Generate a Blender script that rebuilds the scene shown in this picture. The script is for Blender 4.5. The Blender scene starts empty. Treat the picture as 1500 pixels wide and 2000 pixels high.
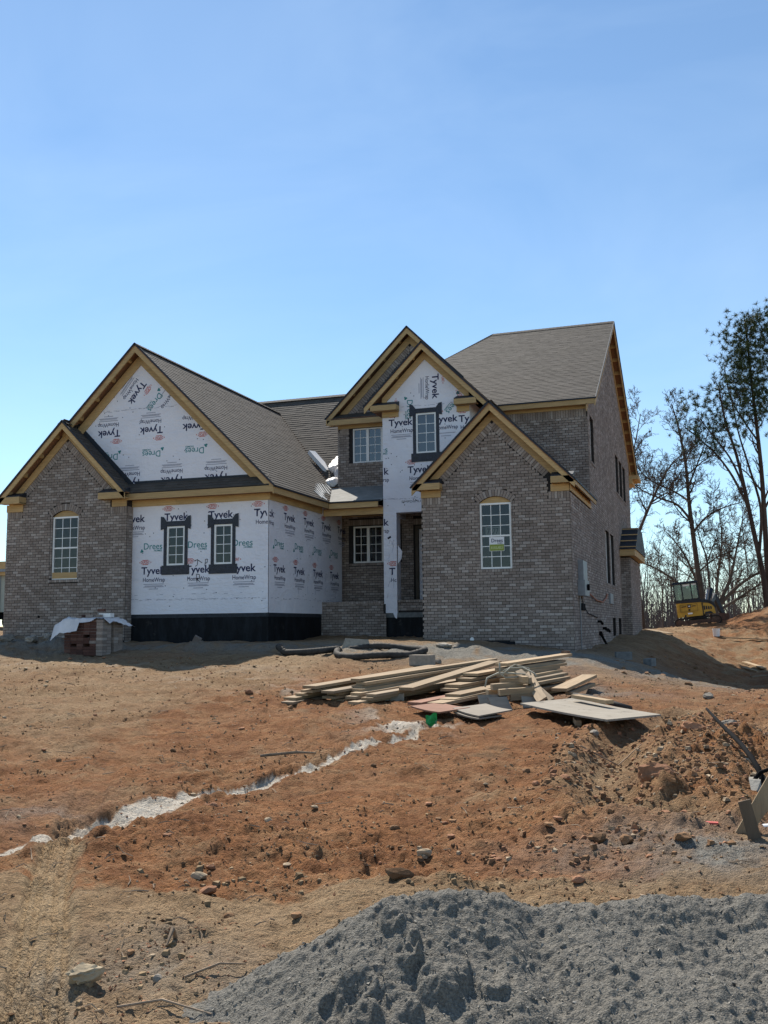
import bpy, math, random
import numpy as np
from mathutils import Vector, Matrix
from mathutils.geometry import tessellate_polygon
random.seed(11); rng = np.random.default_rng(7)
S = bpy.context.scene
COL = S.collection

# ---------------------------------------------------------------- camera
cd = bpy.data.cameras.new('camera'); cam = bpy.data.objects.new('camera', cd); COL.objects.link(cam)
cd.sensor_fit = 'VERTICAL'; cd.sensor_height = 24.0; cd.lens = 22.8
cd.clip_start = .05; cd.clip_end = 3000
cam.matrix_world = Matrix(((0.9460114, 0.04700315, 0.32070725, 0.0),
                           (0.32399606, -0.10832845, -0.93983589, 0.0),
                           (-0.00943353, 0.99300335, -0.11770879, 1.6), (0, 0, 0, 1)))
S.camera = cam

# ---------------------------------------------------------------- sky, sun, exposure
SUN_EL, SUN_AZ = math.radians(48.0), math.radians(-38.5)      # azimuth from +Y towards +X
W = bpy.data.worlds.new('World'); S.world = W; W.use_nodes = True
wn = W.node_tree.nodes; wl = W.node_tree.links
bg = wn['Background']; sky = wn.new('ShaderNodeTexSky'); sky.sky_type = 'NISHITA'
sky.sun_disc = False; sky.sun_elevation = SUN_EL; sky.sun_rotation = SUN_AZ
sky.altitude = 300; sky.air_density = 1.0; sky.dust_density = 0.0; sky.ozone_density = 2.0
tint = wn.new('ShaderNodeMix'); tint.data_type = 'RGBA'; tint.blend_type = 'MULTIPLY'; tint.inputs[0].default_value = 1; tint.inputs[7].default_value = (.87, .98, 1.0, 1)
tcw = wn.new('ShaderNodeTexCoord'); wmap = wn.new('ShaderNodeMapping'); wmap.inputs['Scale'].default_value = (1.0, 1.0, 2.2); wmap.inputs['Rotation'].default_value = (.3, .5, .2); wl.new(tcw.outputs['Generated'], wmap.inputs['Vector'])
wno = wn.new('ShaderNodeTexNoise'); wno.inputs['Scale'].default_value = 2.4; wno.inputs['Detail'].default_value = 5; wno.inputs['Roughness'].default_value = .55; wno.inputs['Distortion'].default_value = .6; wl.new(wmap.outputs[0], wno.inputs['Vector'])
wmr = wn.new('ShaderNodeMapRange'); wl.new(wno.outputs['Fac'], wmr.inputs[0])
for i_, v_ in enumerate((.38, .72, .04, .22)): wmr.inputs[i_ + 1].default_value = v_
veil = wn.new('ShaderNodeMix'); veil.data_type = 'RGBA'; wl.new(wmr.outputs[0], veil.inputs[0]); veil.inputs[7].default_value = (5.2, 6.6, 8.2, 1)   # thin high haze
wl.new(sky.outputs['Color'], tint.inputs[6]); wl.new(tint.outputs[2], veil.inputs[6]); wl.new(veil.outputs[2], bg.inputs['Color']); bg.inputs['Strength'].default_value = .100
sl = bpy.data.lights.new('sun', 'SUN'); sl.energy = 5.0; sl.angle = math.radians(.5); sl.color = (1.0, .94, .84)
sun = bpy.data.objects.new('sun', sl); COL.objects.link(sun)
sdir = Vector((math.sin(SUN_AZ) * math.cos(SUN_EL), math.cos(SUN_AZ) * math.cos(SUN_EL), math.sin(SUN_EL)))
sun.rotation_euler = sdir.to_track_quat('Z', 'Y').to_euler(); sun.location = (-20, 40, 60)
S.view_settings.view_transform = 'Standard'; S.view_settings.look = 'None'
S.view_settings.exposure = 0.64; S.view_settings.gamma = 1.0
S.view_settings.use_curve_mapping = False
S.cycles.max_bounces = 8; S.cycles.diffuse_bounces = 4; S.cycles.transparent_max_bounces = 12

# ---------------------------------------------------------------- terrain heights (numpy only)
def _hash(ix, iy, seed):
    h = (ix.astype(np.int64) * 374761393 + iy.astype(np.int64) * 668265263 + seed * 974711) & 0x7fffffff
    h = ((h ^ (h >> 13)) * 1274126177) & 0x7fffffff
    return ((h ^ (h >> 16)) & 0xffff) / 65535.0

def vnoise(x, y, seed=0):
    x = np.asarray(x, float); y = np.asarray(y, float)
    ix = np.floor(x); iy = np.floor(y); fx = x - ix; fy = y - iy
    fx = fx * fx * (3 - 2 * fx); fy = fy * fy * (3 - 2 * fy)
    a = _hash(ix, iy, seed); b = _hash(ix + 1, iy, seed); c = _hash(ix, iy + 1, seed); d = _hash(ix + 1, iy + 1, seed)
    return (a * (1 - fx) + b * fx) * (1 - fy) + (c * (1 - fx) + d * fx) * fy - 0.5

def fbm(x, y, scale, octv=3, seed=0, gain=0.5):
    s = 0; amp = 1.0; f = 1.0 / scale
    for k in range(octv):
        s = s + amp * vnoise(x * f + 17.3 * k, y * f - 9.1 * k, seed + k); amp *= gain; f *= 2.03
    return s

def gauss(x, y, cx, cy, sx, sy, ang=0.0):
    c, s = math.cos(ang), math.sin(ang); dx = x - cx; dy = y - cy
    a = dx * c + dy * s; b = -dx * s + dy * c
    return np.exp(-0.5 * ((a / sx) ** 2 + (b / sy) ** 2))

def smooth(a, b, t):
    t = np.clip((t - a) / (b - a), 0, 1); return t * t * (3 - 2 * t)

_GY = [-12, 2, 4, 8, 12, 15, 18, 21, 23.3, 24.6, 30, 45, 56, 62, 95, 200, 650]
_GZ = [-.25, -.05, .02, .22, .43, .57, .74, .98, 1.18, 1.26, 1.27, 1.30, 1.45, 1.30, -1.6, -2.5, -4.0]
def base_ground(x, y):
    x = np.asarray(x, float); y = np.asarray(y, float)
    z = (np.interp(y - .7, _GY, _GZ) + np.interp(y, _GY, _GZ) + np.interp(y + .7, _GY, _GZ)) / 3
    z = z + .20 * smooth(-15.5, -20, x) * smooth(20.5, 24, y) * smooth(40, 30, y)
    z = z - .36 * gauss(x, y, -2.6, 27.5, 2.4, 4.5) - .25 * gauss(x, y, -1.5, 35, 2.0, 4.0)
    z = z - 1.5 * smooth(-3.4, 1.4, x) * smooth(13, 29, y) * smooth(54, 40, y)
    z = z + smooth(44, 54, y) * smooth(85, 62, y) * np.interp(x, [-5, -2, .3, 1.3, 2.6, 6, 12], [-.2, .05, .3, .65, 1.05, 1.3, 1.0])
    z = z + .10 * smooth(-1.0, 3, x) * smooth(5, 12, y) * smooth(32, 24, y)
    z = z + .5 * smooth(-23, -34, x) * smooth(20, 40, y)
    return z

def pts_dist(x, y, poly):
    """distance to a polyline and the arc parameter (0..1) of the closest point"""
    best = np.full(np.shape(x), 1e9); par = np.zeros(np.shape(x))
    n = len(poly) - 1
    for k in range(n):
        (ax, ay), (bx, by) = poly[k][:2], poly[k + 1][:2]
        dx, dy = bx - ax, by - ay; L = dx * dx + dy * dy + 1e-9
        t = np.clip(((x - ax) * dx + (y - ay) * dy) / L, 0, 1)
        d = np.hypot(x - ax - t * dx, y - ay - t * dy)
        m = d < best
        best = np.where(m, d, best); par = np.where(m, (k + t) / n, par)
    return best, par
# ---------------------------------------------------------------- materials
def new_mat(name):
    m = bpy.data.materials.new(name); m.use_nodes = True
    nt = m.node_tree; b = nt.nodes['Principled BSDF']
    return m, nt, b

def N(nt, typ, **kw):
    n = nt.nodes.new(typ)
    for k, v in kw.items():
        if hasattr(n, k): setattr(n, k, v)
        else: n.inputs[k].default_value = v
    return n

def ramp(nt, stops, const=False):
    r = nt.nodes.new('ShaderNodeValToRGB'); e = r.color_ramp.elements
    if const: r.color_ramp.interpolation = 'CONSTANT'
    while len(e) < len(stops): e.new(.5)
    for i, (p, c) in enumerate(stops):
        e[i].position = p; e[i].color = (c[0], c[1], c[2], 1)
    return r

def noise(nt, scale, detail=3.0, rough=.6, vec=None, dist=0.0):
    n = nt.nodes.new('ShaderNodeTexNoise'); n.inputs['Scale'].default_value = scale
    n.inputs['Detail'].default_value = detail; n.inputs['Roughness'].default_value = rough
    n.inputs['Distortion'].default_value = dist
    if vec is not None: nt.links.new(vec, n.inputs['Vector'])
    return n

def mixc(nt, fac, a, b, mode='MIX'):
    m = nt.nodes.new('ShaderNodeMix'); m.data_type = 'RGBA'; m.blend_type = mode
    for sock, v in ((m.inputs[0], fac), (m.inputs[6], a), (m.inputs[7], b)):
        if hasattr(v, 'is_linked'): nt.links.new(v, sock)
        elif isinstance(v, (int, float)): sock.default_value = v
        else: sock.default_value = (v[0], v[1], v[2], 1)
    return m.outputs[2]

def math_n(nt, op, a, b=None, c=None):
    m = nt.nodes.new('ShaderNodeMath'); m.operation = op
    for i, v in enumerate((a, b, c)):
        if v is None: continue
        if hasattr(v, 'is_linked'): nt.links.new(v, m.inputs[i])
        else: m.inputs[i].default_value = v
    return m.outputs[0]

def mapr(nt, v, a, b, c=0.0, d=1.0):
    m = nt.nodes.new('ShaderNodeMapRange'); nt.links.new(v, m.inputs[0])
    for i, x in enumerate((a, b, c, d)): m.inputs[i + 1].default_value = x
    return m.outputs[0]

def pos(nt, sx=1, sy=1, sz=1, obj=False):
    if obj:
        t = nt.nodes.new('ShaderNodeTexCoord'); v = t.outputs['Object']
    else:
        g = nt.nodes.new('ShaderNodeNewGeometry'); v = g.outputs['Position']
    if (sx, sy, sz) == (1, 1, 1): return v
    m = nt.nodes.new('ShaderNodeMapping'); m.inputs['Scale'].default_value = (sx, sy, sz)
    nt.links.new(v, m.inputs['Vector']); return m.outputs[0]

def bump(nt, b, h, strength=.3, dist=.01):
    n = nt.nodes.new('ShaderNodeBump'); n.inputs['Strength'].default_value = strength; n.inputs['Distance'].default_value = dist
    nt.links.new(h, n.inputs['Height']); nt.links.new(n.outputs[0], b.inputs['Normal'])

def setb(b, rough=None, spec=None, metal=None):
    if rough is not None: b.inputs['Roughness'].default_value = rough
    if spec is not None: b.inputs['Specular IOR Level'].default_value = spec
    if metal is not None: b.inputs['Metallic'].default_value = metal

def piece_random(nt):
    """a value that differs from piece to piece, whether pieces are objects or islands of one mesh"""
    g = nt.nodes.new('ShaderNodeNewGeometry'); o = nt.nodes.new('ShaderNodeObjectInfo')
    return math_n(nt, 'FRACT', math_n(nt, 'ADD', g.outputs['Random Per Island'], o.outputs['Random']))

def plain(name, col, rough=.7, spec=.3, var=.25, scale=6.0, bmp=.15, bscale=40.0, metal=0.0, obj=False, rnd=0.0, bdist=.004):
    m, nt, b = new_mat(name); v = pos(nt, obj=obj)
    n = noise(nt, scale, 4, .65, v)
    lo = tuple(c * (1 - var) for c in col); hi = tuple(min(1, c * (1 + var)) for c in col)
    c = mixc(nt, mapr(nt, n.outputs['Fac'], .3, .7), lo, hi)
    if rnd:
        r = piece_random(nt); c = mixc(nt, 1.0, c, ramp_out(nt, r, 1 - rnd, 1 + rnd), 'MULTIPLY')
    nt.links.new(c, b.inputs['Base Color']); setb(b, rough, spec, metal)
    if bmp: bump(nt, b, noise(nt, bscale, 4, .6, v).outputs['Fac'], bmp, bdist)
    return m

def ramp_out(nt, fac, lo, hi):
    r = ramp(nt, [(0, (lo,) * 3), (1, (hi,) * 3)]); nt.links.new(fac, r.inputs[0]); return r.outputs[0]

def wood(name, col, var=.25, grain_axis=0, rough=.75, rnd=.12, dirt=.3, obj=False):
    m, nt, b = new_mat(name)
    sc = [9, 9, 9]; sc[grain_axis] = .7
    v = pos(nt, *sc, obj=obj); n = noise(nt, 4, 5, .65, v, .4); n2 = noise(nt, 1.3, 3, .6, pos(nt, obj=obj))
    c = mixc(nt, mapr(nt, n.outputs['Fac'], .3, .72), tuple(x * (1 - var) for x in col), tuple(x * (1 + var) for x in col))
    c = mixc(nt, mapr(nt, n2.outputs['Fac'], .45, .75, 0, dirt), c, tuple(x * .55 for x in col))
    vo = nt.nodes.new('ShaderNodeTexVoronoi'); vo.inputs['Scale'].default_value = 2.3; nt.links.new(pos(nt, obj=obj), vo.inputs['Vector'])
    c = mixc(nt, mapr(nt, vo.outputs['Distance'], .05, .02, 0, .7), c, tuple(x * .4 for x in col))
    r = piece_random(nt); c = mixc(nt, 1.0, c, ramp_out(nt, r, 1 - rnd, 1 + rnd), 'MULTIPLY')
    nt.links.new(c, b.inputs['Base Color']); setb(b, rough, .25)
    bump(nt, b, n.outputs['Fac'], .25, .004)
    return m

M = {}
# brick: tumbled grey-brown, every brick its own tone, pale mortar smears
m, nt, b = new_mat('brick'); r = piece_random(nt)
cr = ramp(nt, [(0, (0.223, 0.178, 0.152)), (.16, (0.273, 0.222, 0.193)), (.34, (0.316, 0.262, 0.229)), (.52, (0.249, 0.202, 0.175)), (.66, (0.354, 0.300, 0.267)),
               (.80, (0.292, 0.240, 0.211)), (.90, (0.409, 0.357, 0.325))], True); nt.links.new(r, cr.inputs[0])
v = pos(nt); n = noise(nt, 9, 4, .7, v); n2 = noise(nt, 45, 3, .7, v)
c = mixc(nt, mapr(nt, n.outputs['Fac'], .52, .74, 0, .4), cr.outputs[0], (.43, .385, .345)); n6 = noise(nt, .55, 3, .6, v); c = mixc(nt, 1.0, c, ramp_out(nt, mapr(nt, n6.outputs['Fac'], .3, .7), .84, 1.14), 'MULTIPLY')
c = mixc(nt, mapr(nt, n2.outputs['Fac'], .35, .62, .45, 0), c, (.12, .105, .10))
nt.links.new(c, b.inputs['Base Color']); setb(b, .92, .15); bump(nt, b, n2.outputs['Fac'], .6, .006); M['brick'] = m
M['mortar'] = plain('mortar', (.034, .031, .031), .95, .1, .3, 14, .4, 90)
m, nt, b = new_mat('packed_brick'); r = piece_random(nt)
cr = ramp(nt, [(0, (.085, .042, .034)), (.3, (.11, .055, .043)), (.55, (.07, .037, .032)), (.8, (.135, .075, .06))], True); nt.links.new(r, cr.inputs[0])
n = noise(nt, 30, 3, .7, pos(nt)); c = mixc(nt, mapr(nt, n.outputs['Fac'], .4, .7, 0, .4), cr.outputs[0], (.08, .05, .045))
nt.links.new(c, b.inputs['Base Color']); setb(b, .92, .15); M['red_brick'] = m
# shingles
m, nt, b = new_mat('shingle'); r = piece_random(nt)
cr = ramp(nt, [(0, (.046, .039, .033)), (.2, (.057, .048, .041)), (.42, (.064, .054, .046)), (.62, (.050, .042, .036)), (.8, (.073, .062, .053))], True); nt.links.new(r, cr.inputs[0])
n = noise(nt, 70, 2, .8, pos(nt)); n3 = noise(nt, .9, 3, .6, pos(nt))
c = mixc(nt, mapr(nt, n.outputs['Fac'], .35, .65, 0, .5), cr.outputs[0], (.105, .092, .080))
c = mixc(nt, mapr(nt, n3.outputs['Fac'], .4, .7, 0, .25), c, (.09, .08, .075))
nt.links.new(c, b.inputs['Base Color']); setb(b, .88, .25); bump(nt, b, n.outputs['Fac'], .5, .004); M['shingle'] = m
M['osb'] = plain('osb', (.30, .165, .10), .85, .2, .35, 30, .3, 60)
M['pine'] = wood('pine', (.46, .31, .148), .22, 0, .7, .14, .25)
M['pine_deep'] = wood('pine_deep', (.46, .31, .148), .22, 1, .7, .14, .25)
M['pine_up'] = wood('pine_up', (.44, .30, .16), .22, 2, .7, .10, .25)
M['weathered'] = wood('weathered', (.335, .24, .145), .22, 0, .8, .26, .45, obj=True)
M['wet_wood'] = wood('wet_wood', (.25, .185, .12), .28, 0, .8, .28, .5, obj=True)
M['sheet_ply'] = wood('sheet_ply', (.23, .195, .155), .2, 0, .8, .10, .55, obj=True)
M['red_ply'] = wood('red_ply', (.26, .135, .09), .25, 0, .85, .10, .4, obj=True)
# house wrap: white, wrinkled, slightly shiny
m, nt, b = new_mat('house_wrap'); v = pos(nt)
n = noise(nt, 1.6, 5, .62, v, .6); n2 = noise(nt, 7, 4, .6, v, .8); n3 = noise(nt, .8, 3, .6, v)
c = mixc(nt, mapr(nt, n3.outputs['Fac'], .35, .7), (.77, .75, .80), (.69, .675, .735))
c = mixc(nt, mapr(nt, n2.outputs['Fac'], .62, .8, 0, .35), c, (.52, .51, .52))
nt.links.new(c, b.inputs['Base Color']); setb(b, .55, .35)
h = math_n(nt, 'ADD', n.outputs['Fac'], math_n(nt, 'MULTIPLY', n2.outputs['Fac'], .35)); h = math_n(nt, 'ADD', h, math_n(nt, 'MULTIPLY', noise(nt, 2.2, 4, .6, pos(nt, 1, 1, 3.2), 1.2).outputs['Fac'], .5)); bump(nt, b, h, .75, .06); M['wrap'] = m
M['navy'] = plain('navy_print', (.018, .022, .075), .6, .3, .1, 5, 0)
M['teal'] = plain('teal_print', (.02, .20, .21), .6, .3, .1, 5, 0)
M['red_print'] = plain('red_print', (.50, .10, .08), .6, .3, .15, 5, 0)
M['fine_print'] = plain('fine_print', (.33, .33, .40), .6, .3, .2, 20, 0)
M['marker'] = plain('marker_ink', (.02, .02, .03), .6, .3, .2, 20, 0)
m, nt, b = new_mat('flashing_tape'); v = pos(nt); n = noise(nt, 22, 3, .6, v, .3)
c = mixc(nt, mapr(nt, n.outputs['Fac'], .4, .66), (.006, .007, .014), (.022, .026, .05)); nt.links.new(c, b.inputs['Base Color']); setb(b, .42, .4)
bump(nt, b, n.outputs['Fac'], .5, .012); M['tape'] = m
M['vinyl'] = plain('white_vinyl', (.78, .77, .76), .4, .4, .05, 4, 0)
m, nt, b = new_mat('foundation_tar'); v = pos(nt, 1, 1, .25); n = noise(nt, 5, 5, .7, v, .3); n2 = noise(nt, 2, 4, .7, pos(nt))
c = mixc(nt, mapr(nt, n.outputs['Fac'], .45, .7), (.004, .0045, .006), (.014, .017, .022)); c = mixc(nt, mapr(nt, n2.outputs['Fac'], .64, .75, 0, .35), c, (.11, .10, .09))  # bluish patches paint the tar's sheen into its colour
nt.links.new(c, b.inputs['Base Color']); setb(b, .7, .2); bump(nt, b, n.outputs['Fac'], .4, .01); M['tar'] = m
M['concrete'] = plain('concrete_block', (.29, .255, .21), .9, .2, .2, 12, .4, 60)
M['concrete_dark'] = plain('dark_block', (.15, .155, .155), .9, .2, .3, 6, .4, 60)  # darker, greyer concrete for the porch floor and cinder blocks
M['membrane'] = plain('roof_membrane', (.022, .026, .034), .6, .3, .3, 8, .3, 30)
M['felt'] = plain('roof_felt', (.21, .205, .19), .85, .25, .22, 3.0, .5, 14, bdist=.02)
M['glare_strip'] = plain('valley_glare_white', (.80, .78, .74), .6, .4, .2, 9, .2, 40)
M['metal'] = plain('grey_metal', (.20, .215, .24), .45, .5, .12, 8, .05, 40, metal=.35)
M['black'] = plain('black_plastic', (.005, .005, .006), .9, .08, .2, 8, .1, 40)
M['pipe'] = plain('dusty_black_pipe', (.045, .039, .034), .8, .25, .55, 5, .3, 40)
M['orange'] = plain('orange_cable', (.32, .10, .04), .6, .3, .1, 8, 0)
M['black_room'] = plain('unlit_interior', (.018, .017, .016), .9, .1, .3, 2, 0)  # near-black walls paint in the darkness of the unlit rooms
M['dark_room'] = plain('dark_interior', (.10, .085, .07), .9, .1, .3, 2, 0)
M['stud'] = plain('interior_lumber', (.24, .19, .13), .85, .2, .3, 3, .1, 30)
M['paper'] = plain('paper_sheet', (.34, .37, .37), .8, .2, .05, 4, 0)
M['sign_white'] = plain('sign_white', (.72, .72, .74), .6, .3, .04, 4, 0)
M['sign_green'] = plain('sign_green', (.22, .27, .045), .6, .3, .05, 4, 0)
M['sign_pale'] = plain('sign_lettering', (.52, .58, .30), .6, .3, .05, 4, 0)
# window glass: see-through with a sky reflection
def glass(name, tint, mixv):
    m, nt, b = new_mat(name); out = nt.nodes['Material Output']
    tr = nt.nodes.new('ShaderNodeBsdfTransparent'); tr.inputs[0].default_value = (*tint, 1)
    gl = nt.nodes.new('ShaderNodeBsdfGlossy'); gl.inputs['Roughness'].default_value = .02; gl.inputs[0].default_value = (.95, .97, 1, 1)
    n = noise(nt, .9, 2, .5, pos(nt)); bp = nt.nodes.new('ShaderNodeBump'); bp.inputs['Strength'].default_value = .015; bp.inputs['Distance'].default_value = .05
    nt.links.new(n.outputs['Fac'], bp.inputs['Height']); nt.links.new(bp.outputs[0], gl.inputs['Normal'])
    fr = nt.nodes.new('ShaderNodeFresnel'); fr.inputs[0].default_value = 1.52
    f2 = math_n(nt, 'ADD', fr.outputs[0], mixv)
    mx = nt.nodes.new('ShaderNodeMixShader'); nt.links.new(f2, mx.inputs[0]); nt.links.new(tr.outputs[0], mx.inputs[1]); nt.links.new(gl.outputs[0], mx.inputs[2])
    nt.links.new(mx.outputs[0], out.inputs['Surface']); nt.nodes.remove(b); return m
M['glass'] = glass('window_glass', (.55, .56, .54), .005)
M['glass_sky'] = glass('upper_window_glass', (.45, .55, .60), .07)
M['cab_glass'] = glass('cab_glass', (.30, .38, .34), .02)

# ---------------------------------------------------------------- mesh building
class MB:
    def __init__(s): s.v = []; s.f = []
    def poly(s, pts):
        k = len(s.v); s.v += [tuple(p) for p in pts]; s.f.append(tuple(range(k, k + len(pts))))
    def box(s, x0, x1, y0, y1, z0, z1):
        s.hexa([(x0, y0, z0), (x1, y0, z0), (x1, y1, z0), (x0, y1, z0), (x0, y0, z1), (x1, y0, z1), (x1, y1, z1), (x0, y1, z1)])
    def hexa(s, p):
        k = len(s.v); s.v += [tuple(q) for q in p]
        for f in ((0, 3, 2, 1), (4, 5, 6, 7), (0, 1, 5, 4), (1, 2, 6, 5), (2, 3, 7, 6), (3, 0, 4, 7)): s.f.append(tuple(k + i for i in f))
    def prism(s, pts, off, cap=True):
        """polygon pts (3D) swept by the vector off"""
        k = len(s.v); n = len(pts); off = Vector(off)
        s.v += [tuple(p) for p in pts]; s.v += [tuple(Vector(p) + off) for p in pts]
        for i in range(n): j = (i + 1) % n; s.f.append((k + i, k + j, k + n + j, k + n + i))
        if cap: s.f.append(tuple(range(k, k + n))[::-1]); s.f.append(tuple(range(k + n, k + 2 * n)))
    def bar(s, a, b, w, t, up=(0, 0, 1)):
        """a board from a to b, w wide (sideways), t thick (along up)"""
        a = Vector(a); b = Vector(b); d = (b - a).normalized(); u = Vector(up); sd = d.cross(u).normalized(); u = sd.cross(d).normalized()
        p = []
        for q in (a, b):
            for i, j in ((-1, -1), (1, -1), (1, 1), (-1, 1)): p.append(q + sd * (w / 2 * i) + u * (t / 2 * j))
        s.hexa([p[0], p[1], p[2], p[3], p[4], p[5], p[6], p[7]])
    def tube(s, path, rad, sides=6, cap=True):
        k0 = len(s.v); n = len(path); P = [Vector(p) for p in path]
        if not hasattr(rad, '__len__'): rad = [rad] * n
        t = (P[1] - P[0]).normalized(); ref = Vector((0, 0, 1)) if abs(t.z) < .9 else Vector((1, 0, 0)); x = t.cross(ref).normalized()
        for i in range(n):
            if i == 0: t = (P[1] - P[0])
            elif i == n - 1: t = (P[-1] - P[-2])
            else: t = (P[i + 1] - P[i - 1])
            t.normalize(); x = (x - t * x.dot(t)); x = x.normalized() if x.length > 1e-6 else t.orthogonal().normalized(); y = t.cross(x)
            for j in range(sides):
                a = 2 * math.pi * j / sides; s.v.append(tuple(P[i] + (x * math.cos(a) + y * math.sin(a)) * rad[i]))
        for i in range(n - 1):
            for j in range(sides):
                j2 = (j + 1) % sides; a = k0 + i * sides
                s.f.append((a + j, a + j2, a + sides + j2, a + sides + j))
        if cap: s.f.append(tuple(range(k0, k0 + sides))[::-1]); s.f.append(tuple(range(k0 + (n - 1) * sides, k0 + n * sides)))
    def disc(s, c, r, nrm, th, sides=16):
        n = Vector(nrm).normalized(); s.tube([Vector(c), Vector(c) + n * th], [r, r], sides)
    def mesh(s, name, mt, smooth=False):
        me = bpy.data.meshes.new(name); me.from_pydata(s.v, [], s.f); me.materials.append(mt)
        if smooth: me.polygons.foreach_set('use_smooth', [True] * len(me.polygons))
        me.update(); return me
    def build(s, name, mt, parent=None, smooth=False, **props):
        return link(name, s.mesh(name, mt, smooth), parent, **props)

def link(name, me, parent=None, **props):
    o = bpy.data.objects.new(name, me); COL.objects.link(o)
    if parent is not None:
        o.parent = parent; o.matrix_parent_inverse = world_of(parent).inverted()
    for k, v in props.items():
        if v: o[k] = v
    return o

def world_of(o):
    m = o.matrix_basis.copy()
    if o.parent: m = world_of(o.parent) @ o.matrix_parent_inverse @ m
    return m

def thing(name, label, cat, loc=(0, 0, 0), rz=0.0, sc=1.0, group=None, rot=None):
    o = bpy.data.objects.new(name, None); COL.objects.link(o); o.empty_display_size = .2
    o.location = loc; o.rotation_euler = rot if rot else (0, 0, rz); o.scale = (sc, sc, sc)
    o['label'] = label; o['category'] = cat
    if group: o['group'] = group
    return o

def tag(o, label, cat, group=None):
    o['label'] = label; o['category'] = cat
    if group: o['group'] = group
    return o

def local(mb, name, mt, parent, smooth=False, **props):
    """a part whose mesh is already in its parent's own coordinates"""
    o = bpy.data.objects.new(name, mb.mesh(name, mt, smooth) if isinstance(mb, MB) else mb); COL.objects.link(o); o.parent = parent
    for k, v in props.items(): o[k] = v
    return o

_tcache = {}
def text_shape(txt, bold=0.0):
    """unit-height outline of a word: (verts 2D with x from 0, faces, width for cap height 1)"""
    key = (txt, bold)
    if key in _tcache: return _tcache[key]
    cu = bpy.data.curves.new('t', 'FONT'); cu.body = txt; cu.resolution_u = 3; cu.offset = bold
    o = bpy.data.objects.new('t', cu); COL.objects.link(o); dg = bpy.context.evaluated_depsgraph_get(); dg.update()
    me = bpy.data.meshes.new_from_object(o.evaluated_get(dg)); vs = np.array([v.co[:2] for v in me.vertices]); fs = [tuple(p.vertices) for p in me.polygons]
    cu2 = bpy.data.curves.new('t2', 'FONT'); cu2.body = 'T'; o2 = bpy.data.objects.new('t2', cu2); COL.objects.link(o2); dg.update()
    me2 = bpy.data.meshes.new_from_object(o2.evaluated_get(dg)); cap = max(v.co[1] for v in me2.vertices)
    for a in (o, o2): bpy.data.objects.remove(a)
    bpy.data.meshes.remove(me); bpy.data.meshes.remove(me2)
    x0 = vs[:, 0].min(); vs = (vs - [x0, 0]) / cap
    _tcache[key] = (vs, fs, vs[:, 0].max()); return _tcache[key]

class Wall:
    """a wall plane: s runs along U, z up, d outwards along Nn"""
    def __init__(s, O, U, Nn): s.O = Vector(O); s.U = Vector(U); s.N = Vector(Nn)
    def p(s, a, z, d=0.0): return s.O + s.U * a + Vector((0, 0, z)) + s.N * d
    def box(s, mb, a0, a1, z0, z1, d0, d1):
        mb.hexa([s.p(a0, z0, d0), s.p(a1, z0, d0), s.p(a1, z0, d1), s.p(a0, z0, d1), s.p(a0, z1, d0), s.p(a1, z1, d0), s.p(a1, z1, d1), s.p(a0, z1, d1)])
    def poly(s, mb, pts, d0, d1): mb.prism([s.p(a, z, d0) for a, z in pts], s.N * (d1 - d0))
    def face(s, mb, pts, d): mb.poly([s.p(a, z, d) for a, z in pts])
    def word(s, mb, txt, a, z, w, h, rot=0.0, bold=0.0, d=.004, centre=True, clip=None, shear=None):
        """print a word: centre (a,z), width w, cap height h, rot in radians"""
        vs, fs, tw = text_shape(txt, bold); c, q = math.cos(rot), math.sin(rot); k = len(mb.v)
        X = (vs[:, 0] / tw - .5) * w if centre else vs[:, 0] / tw * w
        Y = (vs[:, 1] - .5) * h if centre else vs[:, 1] * h
        A = a + X * c - Y * q; Z = z + X * q + Y * c
        if clip is not None:
            keep = [f for f in fs if all(clip(A[i], Z[i]) for i in f)]
        else: keep = fs
        mb.v += [tuple(s.p(A[i], Z[i], d)) for i in range(len(A))]
        mb.f += [tuple(k + i for i in f) for f in keep]
# ---------------------------------------------------------------- the house
YL, YT, YM, YR, YW, XR, XT = 24.55, 24.85, 30.85, 26.30, 28.80, -3.67, -11.92
house = thing('brick_house', 'unfinished grey brick house with white house wrap, bare wood fascia and shingled gables', 'house', (-11.9, 30.0, 1.2))
front = lambda y: Wall((0, y, 0), (1, 0, 0), (0, -1, 0))
sideR = lambda x: Wall((x, 0, 0), (0, 1, 0), (1, 0, 0))
wL, wT, wM, wR, wW = front(YL), front(YT), front(YM), front(YR), front(YW)
wRS, wTS, wLS = sideR(XR), sideR(XT), sideR(-16.40)
CO, BH, BL, BP = .0813, .0705, .1925, .203

def panel(w, outer, holes, name, mt, d=0.0, thick=.06, parent=house, **kw):
    """a wall sheet with openings: front face, back face and reveals"""
    mb = MB(); loops = [[Vector((a, z, 0)) for a, z in outer]] + [[Vector((a, z, 0)) for a, z in h] for h in holes]
    flat = [p for l in loops for p in l]
    for t in tessellate_polygon(loops): mb.poly([w.p(flat[i].x, flat[i].y, d) for i in t])
    for l in loops:
        for i in range(len(l)):
            p, q = l[i], l[(i + 1) % len(l)]; mb.poly([w.p(p.x, p.y, d), w.p(q.x, q.y, d), w.p(q.x, q.y, d - thick), w.p(p.x, p.y, d - thick)])
    return mb.build(name, mt, parent, **kw)

def rect(a0, a1, z0, z1): return [(a0, z0), (a1, z0), (a1, z1), (a0, z1)]

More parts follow.
